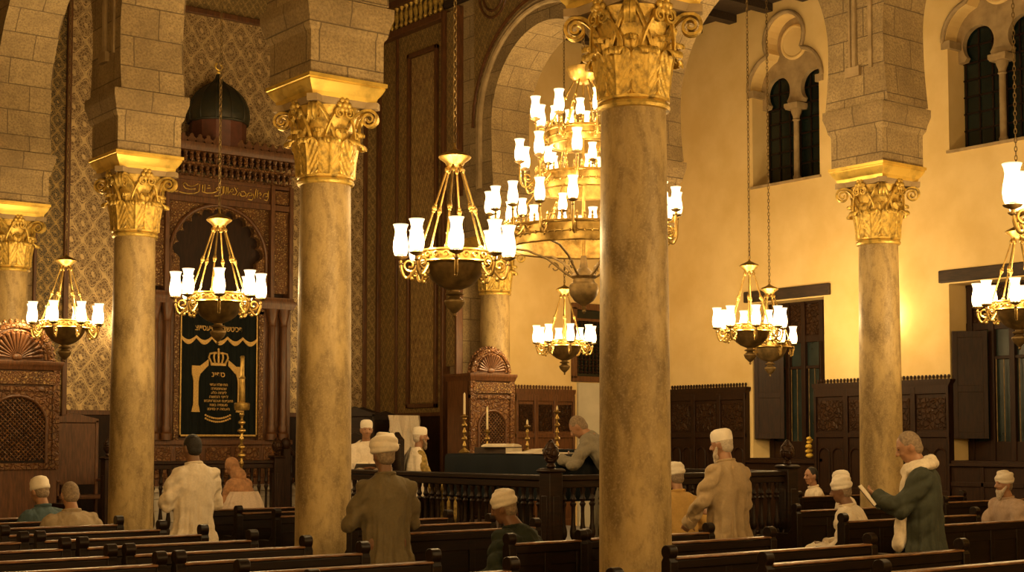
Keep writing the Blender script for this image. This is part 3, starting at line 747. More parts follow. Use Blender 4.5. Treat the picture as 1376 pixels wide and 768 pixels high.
def candlestick(x, y, z, h, label, candle=.2, mat='brass', arms=0, sc=1.0):
    t = thing('candlestick', label, 'candlestick', (x, y, z), 0, 'brass candlesticks on the reading desk')
    hb = h-candle; n = max(3, int(hb/.09)); prof = [(.065*sc, 0), (.068*sc, .012), (.05*sc, .03), (.02*sc, .05)]
    zz = .05
    while zz < hb-.07:
        big = .034*sc if (int(zz/.09) % 2) else .024*sc
        prof += [(.012*sc, zz+.012), (big, zz+.035), (big*.9, zz+.05), (.012*sc, zz+.07)]; zz += .08
    prof += [(.015*sc, hb-.05), (.045*sc, hb-.03), (.048*sc, hb-.02), (.018*sc, hb-.015), (.02*sc, hb)]
    obj('stem', MB().lathe(prof, n=14), mat, t)
    obj('candle', MB().lathe([(.014*sc, hb-.02), (.013*sc, h-.02), (.006, h-.012), (.002, h)], n=10), 'wax', t)
    return t
candlestick(10.10, 14.06, ZT, .72, 'tall brass candlestick with a white candle at the left end of the desk', .26)
candlestick(10.38, 13.98, ZT, .56, 'brass candlestick with a white candle in front of the carved throne grille, second from left', .28, sc=.9)
candlestick(10.66, 13.56, ZT, .40, 'shorter brass candlestick third from the left behind the open books', .06, sc=.9)
candlestick(10.88, 13.27, ZT, .56, 'rightmost brass candlestick on the desk in front of the wainscot', .05)
def book(x, y, z, rz, w, d, h, label, open_=False, mat='leather', tilt=0):
    t = thing('book', label, 'book', (x, y, z), rz, 'books'); t.rotation_euler = (tilt, 0, rz)
    if open_:
        for s in (-1, 1):
            mb = MB(); pr = [(0, .004), (s*w*.25, .004+h), (s*w*.5, .004+h*.75), (s*w*.5, .004), ]
            mb.prism([(s*0, .002), (s*.04, h+.004), (s*w*.3, h*.9+.004), (s*w*.5, h*.5), (s*w*.5, .002)], 'y', -d/2, d/2); obj('pages', mb, 'paper', t, smooth=30)
        obj('cover', B(-w*.52, w*.52, -d*.52, d*.52, -.004, .003), mat, t)
    else:
        obj('pages', B(-w/2+.006, w/2-.004, -d/2+.006, d/2-.006, .005, h-.005), 'paper', t)
        obj('cover', MB().box(-w/2, w/2, -d/2, d/2, 0, .005).box(-w/2, w/2, -d/2, d/2, h-.005, h).box(-w/2-.003, -w/2+.004, -d/2, d/2, 0, h), mat, t)
    return t
book(10.15, 13.45, ZT, .3, .34, .44, .07, 'thick closed book with white page edges at the left of the desk', mat='leather')
book(10.17, 13.42, ZT+.072, .45, .44, .30, .035, 'open book lying on top of the thick closed book', True)
book(10.60, 13.10, ZT, -.3, .46, .32, .05, 'open book with raised pages beside the thick one on the desk', True)
book(10.18, 12.86, ZT, .1, .50, .34, .02, 'flat open book at the middle of the desk edge', True)
book(10.50, 12.62, ZT, .2, .34, .46, .05, 'closed dark blue book to the right of the desk', mat='blue_cloth')
book(10.15, 12.36, ZT, -.1, .46, .30, .015, 'open white sheets at the right end of the desk nearest the bending man', True)

# ------------------------------------------------------------------ thrones with shell pediments
def throne(x, y, rz, w, label, depth=.62, seatw=None):
    t = thing('carved_throne', label, 'throne', (x, y, 0), rz, 'carved wooden thrones'); h = w/2
    b = MB().box(-h, h, .02, depth, 0, 2.62)
    obj('body', b, 'wood', t, bevel=.01)
    fr = MB()
    for a, c in ((-h, -h+.09), (h-.09, h)): fr.box(a, c, -.026, .05, 1.25, 2.62)
    fr.box(-h, h, -.02, .05, 2.30, 2.36); fr.box(-h, h, -.02, .05, 1.25, 1.33)
    R = h-.17
    poly = [(-h+.09, 2.30), (h-.09, 2.30), (h-.09, 1.33), (R, 1.33), (R, 1.85)]+[(R*math.cos(i*PI/24), 1.85+R*.95*math.sin(i*PI/24)) for i in range(25)]+[(-R, 1.85), (-R, 1.33), (-h+.09, 1.33)]
    fr.prism(poly, 'y', -.005, .05)
    obj('front_frame', fr, 'carved', t)
    rim = MB().tube([(R, -.01, 1.33), (R, -.01, 1.85)]+[(R*math.cos(i*PI/24), -.01, 1.85+R*.95*math.sin(i*PI/24)) for i in range(25)]+[(-R, -.01, 1.85), (-R, -.01, 1.33)], .022, 8)
    obj('arch_moulding', rim, 'wood', t)
    g = MB(); g.box(-R, R, .0, .03, 1.34, 2.3)
    obj('grille_back', g, 'wood_dark', t)
    g = MB()
    k = -2.0
    while k < 2.0:
        for s in (-1, 1):
            p0 = None
            pts = [(u/40*2*R-R, s*(u/40*2*R-R)+k+1.9) for u in range(41)]
            run = [(a, b_) for a, b_ in pts if 1.36 < b_ and b_ < 1.85+R*.95*math.sqrt(max(0, 1-(a/R)**2)) and abs(a) < R-.01]
            if len(run) > 2: g.tube([(run[0][0], -.003+.003*s, run[0][1]), (run[-1][0], -.003+.003*s, run[-1][1])], .009, 5)
        k += .062
    obj('grille', g, 'carved', t)
    obj('frieze', MB().box(-h+.06, h-.06, -.03, .02, 2.39, 2.56), 'carved_fine', t)
    c = MB().sq([(1.0, 2.58), (1.03, 2.61), (1.05, 2.64), (1.08, 2.66), (1.08, 2.70)], 0, depth/2, h, depth/2+.03)
    obj('cornice', c, 'wood', t, bevel=.004)
    # fan pediment
    R2 = h*.86; p = MB().prism([(R2*math.cos(i*PI/28), 2.70+R2*.98*math.sin(i*PI/28)) for i in range(29)], 'y', .04, .14)
    pd = obj('pediment', p, 'wood', t)
    ri = MB().tube([(R2*.95*math.cos(i*PI/28), .03, 2.72+R2*.93*math.sin(i*PI/28)) for i in range(29)], .04, 8)
    ri.tube([(R2*.80*math.cos(i*PI/28), .03, 2.72+R2*.79*math.sin(i*PI/28)) for i in range(29)], .018, 8); obj('rim', ri, 'carved', pd)
    ra = MB(); r0, r1 = .07, R2*.74
    for i in range(15):
        a = PI*(i+.5)/15; ra.tube([(r0*math.cos(a), .03, 2.74+r0*math.sin(a)), (r1*.9*math.cos(a), .015, 2.74+r1*.9*math.sin(a)), (r1*math.cos(a), .03, 2.74+r1*math.sin(a))], [.007, R2*.066, .010], 8)
    ra.ell((0, .03, 2.75), (.07, .03, .05)); obj('shell_rays', ra, 'wood', pd)
    cr = MB()
    for i in range(21):
        a = PI*i/20; q = R2*1.06; cr.ell((q*math.cos(a), .08, 2.72+q*math.sin(a)), (.030, .025, .034), 8, 6)
        cr.tube([(R2*math.cos(a), .08, 2.72+R2*math.sin(a)), (q*math.cos(a), .08, 2.72+q*math.sin(a))], .014, 6)
    obj('crest', cr, 'carved', pd)
    # seat with arms and red cushion
    obj('seat', B(-h, h, -.48, .03, 0, .42), 'wood_deep', t, bevel=.01)
    obj('cushion', B(-h+.08, h-.08, -.46, .01, .42, .50), 'cushion_red', t, bevel=.03)
    for s in (-1, 1):
        obj('armrest', MB().box(s*h-.05, s*h+.05, -.5, .02, .42, .46).box(s*(h-.02)-.035, s*(h-.02)+.035, -.5, -.43, .42, .74).box(s*(h-.02)-.045, s*(h-.02)+.045, -.53, .02, .74, .79).box(s*(h-.02)-.02, s*(h-.02)+.02, -.43, .02, .46, .74), 'wood_deep', t, bevel=.01)
    return t
throne(13.92, 18.62, 0, .88, 'tall carved wooden throne with shell pediment right of the patterned wall')
throne(6.58, 19.40, 0, 1.14, 'carved wooden throne with shell pediment at the left edge of the view')

# tall carved wainscots
def wainscot(p0, axis, L, label, mat='wood_deep', npan=3, z1=2.50, loc2=None, top=True, rz=0):
    t = thing('wainscot_panel', label, 'wainscot', (p0[0], p0[1], 0), rz, 'tall wainscot panels')
    obj('body', B(0, L, 0, .10, 0, z1), mat, t, bevel=.008)
    f = MB(); w = L/npan
    for k in range(npan+1): f.box(max(0, k*w-.045), min(L, k*w+.045), -.036, .01, 0, z1-.05)
    f.box(0, L, -.03, .01, z1-.16, z1-.02); f.box(0, L, -.03, .01, 1.68, 1.76); f.box(0, L, -.03, .01, 0, .2); f.box(0, L, -.03, .01, .78, .88)
    obj('framing', f, mat, t, bevel=.006)
    for k in range(npan):
        obj('carved_panel', B(k*w+.07, (k+1)*w-.07, -.012, .01, 1.80, 2.28), 'carved_dark', t)
        for q in (0, 1):
            xx = k*w+w*(.28+.44*q); R = w*.17
            a = MB().tube([(xx+R, -.01, .9), (xx+R, -.01, 1.40)]+[(xx+R*math.cos(i*PI/14), -.01, 1.40+R*math.sin(i*PI/14)) for i in range(15)]+[(xx-R, -.01, 1.40), (xx-R, -.01, .9)], .016, 6)
            obj('blind_arch', a, mat, t)
    c = MB().sq([(1, 0), (1.02, .03), (1.03, .06), (1.03, .09)], 0, 0, L/2, .08)
    obj('cornice', c, mat, t, (L/2, .05, z1-.03))
    cr = MB(); n = int(L/.068)
    for k in range(n):
        x = (k+.5)*L/n; cr.ell((x, .04, z1+.105), (.024, .02, .030), 8, 6); cr.box(x-.01, x+.01, .03, .05, z1+.05, z1+.09)
    obj('cresting', cr, mat, t)
    return t
wainscot((15.85, YE-.10), 'x', 1.36, 'brown carved wainscot between the right throne and the pale doorway', 'wood', 3)
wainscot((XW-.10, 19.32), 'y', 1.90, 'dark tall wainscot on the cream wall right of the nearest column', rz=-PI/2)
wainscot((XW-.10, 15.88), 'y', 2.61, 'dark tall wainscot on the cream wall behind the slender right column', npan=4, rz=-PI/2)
dd = MB().box(XW-.09, XW, -4, 13.27, 0, 1.25).box(XW-.09, XW, 15.88, 17.43, 0, 1.25).box(XW-.14, XW, -4, 13.27, 1.25, 1.29).box(XW-.14, XW, 15.88, 17.43, 1.25, 1.29)
for k in range(24): dd.box(XW-.11, XW-.08, 12.7-k*.7, 12.75-k*.7, 0, 1.25)
dd.box(XW-.11, XW-.08, -4, 13.27, .95, 1.02)
struct('trim_6', dd, 'wood_deep', bevel=.006)

# ------------------------------------------------------------------ the ark
AX, AY = 10.83, 22.02
ZP = .90
plat = MB().box(9.15, 12.75, 21.0, YA-.07, 0, ZP).box(9.15, 12.75, 20.96, 21.0, ZP-.06, ZP)
for k in range(4): plat.box(9.15, 12.75, 20.985, 21.0, .2+k*.18, .21+k*.18)
plat.box(11.4, 12.75, 20.75, 21.0, 0, .6).box(11.4, 12.75, 20.5, 20.75, 0, .3)
tag(obj('marble_step', plat, 'white_marble', bevel=.01), 'white marble platform and steps at the foot of the carved ark', 'steps')
ark = thing('torah_ark', 'tall carved walnut ark with arched upper storey and cresting', 'ark', (AX, AY, ZP))
ark['kind'] = 'thing'
zz = -ZP
def ap(name, mb, mat, **kw): return obj(name, mb, mat, ark, (0, 0, -ZP), **kw)
HWA = 1.34
car = MB()
for s in (-1, 1):
    a, b = sorted((s*.80, s*HWA)); car.box(a, b, .05, .66, ZP, 4.0)
car.box(-.80, .80, .14, .66, ZP, 4.0); car.box(-.80, .80, .05, .66, ZP, 1.62); car.box(-.8, .8, .05, .66, 3.80, 4.0)
ap('body', car, 'wood', bevel=.006)
fl = MB()
for k in range(5): fl.box(-HWA+.06+k*.53, -HWA+.50+k*.53, .03, .06, 1.02, 1.52)
ap('lower_panels', fl, 'carved', bevel=.008)
bm_ = MB().box(-HWA-.03, HWA+.03, .0, .1, 1.56, 1.64).box(-HWA-.05, HWA+.05, -.02, .1, ZP, 1.0).box(-HWA-.02, HWA+.02, .02, .1, 1.25, 1.28)
ap('base_moulding', bm_, 'wood', bevel=.008)
fs_ = MB().box(-.81, -.72, .02, .12, 1.64, 3.82).box(.72, .81, .02, .12, 1.64, 3.82).box(-.81, .81, .02, .12, 3.76, 3.85)
ap('curtain_frame', fs_, 'carved_fine', bevel=.004)
cp = MB().lathe([(.10, 1.64), (.10, 1.74), (.075, 1.77), (.085, 1.84), (.06, 1.90), (.075, 1.98), (.062, 2.04), (.062, 2.9), (.055, 3.55), (.07, 3.58), (.06, 3.62), (.10, 3.80), (.11, 3.86)], n=16)
cp = cp.mesh('colonnette')
for u in (-1.17, -.95, .95, 1.17): obj('colonnette', cp, 'wood', ark, (u, -.01, -ZP))
ent = MB().sq([(1, 3.86), (1.01, 3.90), (1.03, 3.93), (1.04, 3.98), (1.0, 4.02), (1.0, 4.06)], 0, .32, HWA, .38)
ap('entablature', ent, 'wood', bevel=.004)
up = MB().box(-HWA, HWA, .22, .66, 4.06, 6.0)
ap('upper_body', up, 'wood_deep')
R, zc = .80, 4.68
lob = []
for i in range(11):
    a0 = PI*(i+.5)/11; cx_, cz_ = (R-.07)*math.cos(a0), zc+(R-.07)*math.sin(a0)
    for k in range(7):
        b_ = a0-PI/2*.9+PI*.9*k/6; lob.append((cx_+.105*math.cos(b_), cz_+.105*math.sin(b_)))
poly = [(-.92, 4.06), (-.92, 5.62), (.92, 5.62), (.92, 4.06), (R-.1, 4.06), (R-.1, zc-.05)]+[p for p in lob]+[(-R+.1, zc-.05), (-R+.1, 4.06)]
ap('arch_spandrel', MB().prism(poly, 'y', .10, .24), 'carved_fine', smooth=0)
ar = MB().tube([(.88, .09, 4.08), (.88, .09, zc)]+[(.88*math.cos(i*PI/32), .09, zc+.88*math.sin(i*PI/32)) for i in range(33)]+[(-.88, .09, zc), (-.88, .09, 4.08)], .035, 8)
ap('arch_moulding', ar, 'wood')
ap('upper_panel', B(-1.28, -1.0, .06, .24, 4.14, 5.55), 'carved_fine', bevel=.004); ap('upper_panel', B(1.0, 1.28, .06, .24, 4.14, 5.55), 'carved_fine', bevel=.004)
uf = MB()
for u in (-HWA, -1.0, .92, HWA-.06): uf.box(u, u+.07, -.006, .24, 4.06, 5.98)
uf.box(-HWA, HWA, .02, .24, 5.56, 5.66); uf.box(-HWA, HWA, .02, .24, 5.93, 5.99); uf.box(-.93, .93, .06, .24, 4.06, 4.12) 
ap('upper_frame', uf, 'wood', bevel=.006)
ap('inscription_band', B(-.93, .93, .06, .2, 5.66, 5.93), 'wood')
ap('corner_panel', B(-1.28, -1.0, .05, .2, 5.68, 5.91), 'carved_fine'); ap('corner_panel', B(1.0, 1.28, .05, .2, 5.68, 5.91), 'carved_fine')
# gilt script on the band, traced as strokes (x 0..840, y up in photo units)
ST = [[(8,60),(14,86),(30,92),(44,80),(30,62),(12,70)],[(20,20),(40,8),(62,14)],[(70,10),(96,4),(150,2),(200,10),(234,28),(240,84)],[(100,70),(112,84),(128,80),(140,66),(170,62),(200,72),(226,88)],[(104,62),(120,42),(160,38),(205,46)],
 [(20,40),(30,56),(52,50)],[(262,30),(266,84)],[(282,26),(284,88)],[(262,30),(300,22),(330,26),(352,30)],[(352,30),(380,40),(404,66),(392,80),(378,66),(396,52),(416,60),(424,88)],[(366,8),(410,12),(446,40),(448,92)],[(436,30),(440,90)],
 [(462,30),(470,88)],[(480,30),(482,90)],[(488,40),(506,70),(520,82),(530,66),(514,52),(500,60)],[(536,96),(560,60),(546,34),(520,36)],[(566,30),(580,58),(598,40)],[(596,64),(620,70),(640,52),(632,36),(604,28),(584,38)],[(640,24),(660,60),(686,64),(690,44),(664,40)],
 [(656,10),(690,6),(706,34),(700,60)],[(716,20),(728,100)],[(736,30),(742,92)],[(752,60),(762,76),(774,60),(762,50)],[(760,32),(772,26)],[(786,40),(800,70),(826,76),(834,52),(812,46)],[(800,20),(826,14),(836,40),(838,96)],[(300,60),(330,66)],[(310,84),(326,84)],[(560,84),(566,90)],[(676,88),(684,92)]]
sc_ = MB()
for st in ST:
    pts = []
    for (a, b), (c, d) in zip(st, st[1:]):
        for k in range(3): pts.append((-.90+(a+(c-a)*k/3)*1.80/845, .045, 5.69+(b+(d-b)*k/3)*.0021))
    pts.append((-.90+st[-1][0]*1.80/845, .045, 5.69+st[-1][1]*.0021)); sc_.tube(pts, .0085, 6)
ap('gilt_inscription', sc_, 'gold')
mq = MB()
for row in range(2):
    for k in range(25):
        x = -HWA+.02+k*(2*HWA-.04)/24; z = 6.02+row*.2; yy = .10-.09*row
        mq.lathe([(.008, z), (.03, z+.05), (.038, z+.10), (.02, z+.12), (.045, z+.19)], x, yy, 6); mq.box(x-.022, x+.022, yy, .3, z+.1, z+.19)
mq.box(-HWA-.02, HWA+.02, .08, .66, 5.98, 6.04); mq.box(-HWA-.06, HWA+.06, -.0, .66, 6.19, 6.23)
ap('bracket_cornice', mq, 'carved')
ct = MB().sq([(1, 6.40), (1.02, 6.43), (1.05, 6.46), (1.06, 6.50), (1.06, 6.53)], 0, .28, HWA+.06, .40)
ap('top_cornice', ct, 'wood')
cs = MB()
def tre(cx_, z, s, y0, y1, mb):
    p = [(cx_-.05*s, z)]
    for (a, b_, r_, t0, t1) in ((-.042, .055, .030, -120, -250), (0, .11, .034, 200, -20), (.042, .055, .030, 70, -60)):
        for k in range(7):
            t = math.radians(t0+(t1-t0)*k/6); p.append((cx_+(a+r_*math.cos(t))*s, z+(b_+r_*math.sin(t))*s))
    p.append((cx_+.05*s, z)); mb.prism(p, 'y', y0, y1)
for k in range(19): tre(-HWA+.0+k*2*HWA/18, 6.53, 1.05, -.08, -.04, cs)
ap('cresting', cs, 'wood')
dm = MB().lathe([(.52, 6.5), (.53, 6.98), (.535, 7.0)], 0, .35, 12)
dd_ = ap('dome_drum', dm, 'dome_red', smooth=20); dd_.scale = (.90, .90, 1); dd_.location = (.08, .035, -ZP)
dp = []
for i in range(16):
    t = i/15; dp.append((.555*math.cos(t*PI/2)**.72*(1+.06*math.sin(t*PI)) if i < 15 else .03, 7.0+.66*math.sin(t*PI/2)**1.05))
dp = [(.56, 7.0), (.578, 7.08), (.575, 7.16), (.555, 7.26), (.515, 7.36), (.45, 7.46), (.36, 7.55), (.25, 7.62), (.15, 7.67), (.085, 7.72), (.05, 7.78), (.03, 7.84), (.02, 7.86)]
dmb = MB().lathe([(.53, 6.98)]+dp, 0, .35, 36)
for k in range(12):
    a = k*PI/6; dmb.tube([((r+.004)*math.cos(a), .35+(r+.004)*math.sin(a), z) for r, z in dp[:-1]], .014, 6)
dmb.tube([(.56*math.cos(2*PI*i/32), .35+.56*math.sin(2*PI*i/32), 7.0) for i in range(32)], .02, 6, closed=True)
dd_ = ap('dome', dmb, 'dome'); dd_.scale = (.90, .90, 1); dd_.location = (.08, .035, -ZP)
ap('dome_finial', MB().lathe([(.02, 7.84), (.045, 7.88), (.015, 7.91)], 0, .35, 12).tube([(.06*math.sin(a_), .35, 7.98-.06*math.cos(a_)) for a_ in np.linspace(-2.5, 2.5, 17)], .018, 8), 'gilt').location.x = .08

# the curtain
cu = thing('ark_curtain', 'dark velvet curtain with gold crown, pillars and lettering hanging in the ark', 'curtain', (AX-.01, AY-.0, 1.70))
g = MB(); nx, nz = 70, 6; Wc, Hc = .70, 2.04
vs = [(-Wc+2*Wc*i/nx, .03+.009*math.sin(i*1.1)+.005*math.sin(i*2.7), Hc*k/nz) for k in range(nz+1) for i in range(nx+1)]
fs = [(k*(nx+1)+i, k*(nx+1)+i+1, (k+1)*(nx+1)+i+1, (k+1)*(nx+1)+i) for k in range(nz) for i in range(nx)]
nv = len(vs); g.add(vs+[(x, y+.01, z) for x, y, z in vs], fs+[tuple(nv+a for a in f[::-1]) for f in fs])
obj('velvet', g, 'velvet', cu)
cy = .012
bd = MB()
for (a, b, c, d) in ((-Wc, -Wc+.022, 0, Hc), (Wc-.022, Wc, 0, Hc), (-Wc, Wc, 0, .03)): bd.box(a, b, cy-.006, cy+.006, c, d)
obj('gold_border', bd, 'thread', cu)
fr = MB()
for k in range(5):
    x0 = -Wc+k*2*Wc/5; w = 2*Wc/5; up_, dn = [], []
    for i in range(13):
        t = i/12; s = math.sin(t*PI); up_.append((x0+w*t, 1.66-.075*s)); dn.append((x0+w*t, 1.615-.105*s-.0))
    fr.prism(up_+dn[::-1], 'y', cy-.01, cy+.008)
obj('fringe', fr, 'thread', cu)
cr = MB(); cxr = -.02
cr.prism([(cxr-.135, 1.17), (cxr+.135, 1.17), (cxr+.145, 1.215), (cxr-.145, 1.215)], 'y', cy-.01, cy+.006)
for s, q in ((-1, .155), (-1, .075), (1, .155), (1, .075)):
    cr.tube([(cxr+s*q*.8, cy-.004, 1.21), (cxr+s*q*1.12, cy-.004, 1.30), (cxr+s*q*1.0, cy-.004, 1.365), (cxr+s*q*.35, cy-.004, 1.385)], .017, 6)
cr.tube([(cxr, cy-.004, 1.21), (cxr, cy-.004, 1.42)], .02, 6); cr.ell((cxr, cy-.004, 1.44), (.022, .012, .022))
obj('crown', cr, 'thread', cu)
for s in (-1, 1):
    pl = MB(); x = cxr+s*.40
    pl.prism([(x-.075, .40), (x+.075, .40), (x+.06, .47), (x+.045, .52), (x+.045, .90), (x+.06, .98), (x+.075, 1.02), (x+.075, 1.16), (x-.075, 1.16), (x-.075, 1.02), (x-.06, .98), (x-.045, .90), (x-.045, .52), (x-.06, .47)], 'y', cy-.012, cy+.006)
    xi = x-s*.06; xo = cxr+s*.18
    q = [(xi, 1.15), (xo, 1.27), (xo, 1.17), (xi-s*.02, 1.03)]; pl.prism(q if s > 0 else q, 'y', cy-.01, cy+.006)
    obj('embroidered_pillar', pl, 'thread', cu)
gl = MB()
for k in range(13):
    t = k/12*2-1
    for dz in (0, -.055): gl.ell((cxr+t*.22, cy-.004, .335+.055*t*t-.04+dz), (.020, .008, .018), 8, 5)
obj('garland', gl, 'thread', cu)
def text(body, size, x, z, parent, mat, name='lettering', ext=.003, wid=None):
    c = bpy.data.curves.new(name, 'FONT'); c.body = body; c.size = size; c.align_x = 'CENTER'; c.extrude = ext; c.offset = size*.012
    o = bpy.data.objects.new(name, c); COL.objects.link(o); bpy.context.view_layer.update()
    me = bpy.data.meshes.new_from_object(o.evaluated_get(bpy.context.evaluated_depsgraph_get())); bpy.data.objects.remove(o)
    me.materials.clear(); me.materials.append(M[mat])
    o = bpy.data.objects.new(name, me); COL.objects.link(o); o.parent = parent; o.location = (x, cy-.006, z); o.rotation_euler = (PI/2, 0, 0)
    if wid and len(me.vertices):
        xs_ = [v.co.x for v in me.vertices]; k = wid/(max(xs_)-min(xs_)); o.scale = (k, 1, 1)
    return o
text('צוייסעיס תירושטיכפ', .13, -.02, 1.745, cu, 'thread', wid=.85)
text('ניפס', .12, cxr, .985, cu, 'thread', wid=.24)
for k, (s_, w_) in enumerate([('ישבע תלש חוה', .32), ('הריסמתוהש', .28), ('עלכ החניל', .28), ('השמה ינפל', .34), ('שבתורנכעו מציבוית', .52), ('תנוב הימועמ', .32), ('ומיוס וי המעה', .40)]):
    text(s_, .062, cxr+.01, .835-k*.067, cu, 'thread', wid=w_)

# tall brass lamp stand before the ark
t = thing('lamp_stand', 'tall turned brass standard rising in front of the ark curtain', 'lamp stand', (9.50, 18.62, 0))
prof = [(.17, 0), (.17, .03), (.10, .06), (.03, .10)]; z = .1; k = 0
while z < 1.98:
    b_ = (.052, .036, .060)[k % 3]; prof += [(.018, z+.02), (b_, z+.055), (b_*.95, z+.075), (.018, z+.10)]; z += .115; k += 1
obj('stem', MB().lathe(prof, n=16), 'brass', t)
obj('drip_tray', MB().lathe([(.02, z), (.10, z+.01), (.11, z+.04), (.11, z+.10), (.10, z+.11), (.02, z+.12)], n=18), 'brass', t)
obj('candle_tube', MB().lathe([(.035, z+.1), (.045, z+.13), (.04, z+.45), (.05, z+.46), (.03, z+.50), (.028, z+.74), (.035, z+.76), (.02, z+.78)], n=14), 'brass', t)

# railing in front of the ark platform
balustrade('ark_railing', (8.25, 20.35), (11.0, 20.35), .12, 1.33, 'turned wooden railing in front of the ark, left of the steps', 'railings before the ark', newels=(0, 1), mat='wood_deep')
t = thing('stair_railing', 'sloping wooden stair rail right of the brass standard before the ark', 'railing', (11.15, 20.35, 0))
st = MB(); st.tube([(0, 0, 1.55), (.62, 0, .98)], .045, 8); obj('handrail', st, 'wood_deep', t)
obj('newel_post', MB().box(-.06, .06, -.06, .06, 0, 1.5).ell((0, 0, 1.58), (.08, .08, .10)), 'wood_deep', t, bevel=.004)
obj('newel_post', MB().box(.58, .68, -.05, .05, 0, 1.0), 'wood_deep', t)
for k in range(5): o = obj('baluster', baluster_me, 'wood_deep', t, (.1+k*.1, 0, 0)); o.scale = (1, 1, (1.40-.09*k)/.66)

# ------------------------------------------------------------------ chairs
def armchair(x, y, z, rz, label, mat='wood_dark', back=1.15, seat=.45, w=.56, group='dark wooden armchairs'):
    t = thing('armchair', label, 'chair', (x, y, z), rz, group); h = w/2
    obj('seat', B(-h, h, -.25, .27, seat-.06, seat), mat, t, bevel=.015)
    bk = MB().box(-h, -h+.05, -.29, -.24, 0, back).box(h-.05, h, -.29, -.24, 0, back).box(-h+.05, h-.05, -.28, -.25, seat+.15, back-.05)
    bk.prism([(-h, back-.04), (h, back-.04), (h, back+.02), (h*.5, back+.06), (0, back+.12), (-h*.5, back+.06), (-h, back+.02)], 'y', -.30, -.24)
    obj('backrest', bk, mat, t, bevel=.006)
    for sx in (-1, 1):
        obj('leg', MB().lathe([(.02, 0), (.03, .1), (.022, .3), (.03, seat-.05)], sx*(h-.04), .23, 10), mat, t)
        obj('armrest', MB().box(sx*h-.03, sx*h+.03, -.26, .24, seat+.20, seat+.24).box(sx*h-.02, sx*h+.02, .18, .22, seat, seat+.2), mat, t, bevel=.008)
    return t
armchair(10.5, 16.95, PZ, PI, 'dark wooden armchair under the white robed man who faces the camera')
armchair(11.05, 16.5, PZ, -1.9, 'dark wooden armchair of the man in the white shawl')
armchair(8.35, 21.75, 0, PI, 'brown high-backed armchair below the patterned wall at far left', 'wood', 1.95, .8, .8)
armchair(12.98, 20.05, 0, PI, 'dark high-backed chair draped with white cloth behind the seated men', 'wood_dark', 2.0, .8, .8)
armchair(13.5, 21.6, 0, PI, 'empty dark high-backed chair beside the corner pilaster', 'wood_dark', 2.1, .8, .8)
armchair(12.0, 19.4, 0, PI, 'dark high-backed chair just right of the second column', 'wood_dark', 2.05, .8, .7)
cl = MB()
vs = []; 
for i in range(13):
    for k in range(9):
        t_ = k/8; vs.append((-.3+.05*math.sin(i*1.1+k)*.5+i*.05, -.33-.03*math.sin(i*1.9)-.05*t_, 2.02-.75*t_))
fs = [(i*9+k, i*9+k+1, (i+1)*9+k+1, (i+1)*9+k) for i in range(12) for k in range(8)]
n = len(vs); cl.add(vs+[(x, y+.02, z) for x, y, z in vs], fs+[tuple(n+a for a in f[::-1]) for f in fs])
o = obj('draped_cloth', cl, 'white_linen', loc=(12.6, 20.3-.0, .02), rot=(0, 0, 0)); o.location = (12.98, 20.05, .02); tag(o, 'crumpled white cloth hung over the back of a dark chair', 'cloth')
o.rotation_euler = (0, 0, 0)
for v in o.data.vertices: v.co.y += .02
tag(obj('draped_cloth', MB().prism([(-.30, 1.35), (-.10, 1.30), (-.14, 1.70), (-.20, 1.78), (-.27, 1.72)], 'y', -.34, -.31), 'teal_cloth', loc=(12.83, 19.98, .0)), 'small teal cloth hanging beside the white cloth on the dark chair', 'cloth')
t = thing('stool', 'low dark stool carrying the person with the orange headscarf', 'stool', (9.12, 17.78, 0))
obj('seat', MB().lathe([(.2, .56), (.21, .58), (.21, .61), (.2, .62)], n=20), 'wood_dark', t)
for a in (.8, 2.4, 3.9, 5.5): obj('leg', MB().tube([(.15*math.cos(a), .15*math.sin(a), .41), (.19*math.cos(a), .19*math.sin(a), 0)], .018, 8), 'wood_dark', t)
t = thing('stool', 'dark stool half hidden behind the nearest column by the railing', 'stool', (10.43, 10.69, 0))
obj('seat', MB().lathe([(.2, .50), (.21, .52), (.21, .56), (.2, .58)], n=20), 'wood_dark', t)
for a in (.8, 2.4, 3.9, 5.5): obj('leg', MB().tube([(.15*math.cos(a), .15*math.sin(a), .51), (.19*math.cos(a), .19*math.sin(a), 0)], .018, 8), 'wood_dark', t)
t = thing('stool', 'dark stool at the right edge under the turbaned seated man', 'stool', (14.48, 9.54, 0))
obj('seat', MB().lathe([(.2, .40), (.21, .42), (.21, .45), (.2, .46)], n=20), 'wood_dark', t)
for a in (.8, 2.4, 3.9, 5.5): obj('leg', MB().tube([(.15*math.cos(a), .15*math.sin(a), .41), (.19*math.cos(a), .19*math.sin(a), 0)], .018, 8), 'wood_dark', t)
yb = MB()
for k, (a, b, c, r) in enumerate([(0, 0, .05, .07), (.03, .02, .13, .06), (-.03, -.01, .20, .065), (.02, .02, .27, .055), (-.01, .0, .33, .05), (.04, 0, .30, .04), (-.05, 0, .12, .045)]): yb.ell((a, b, c), (r, r*.8, r*.62), 10, 7)
tag(obj('yellow_bundle', yb, 'yellow', loc=(XW-.05, 16.05, 1.335)), 'crumpled bright yellow bundle standing on the ledge of the shuttered window', 'bundle')

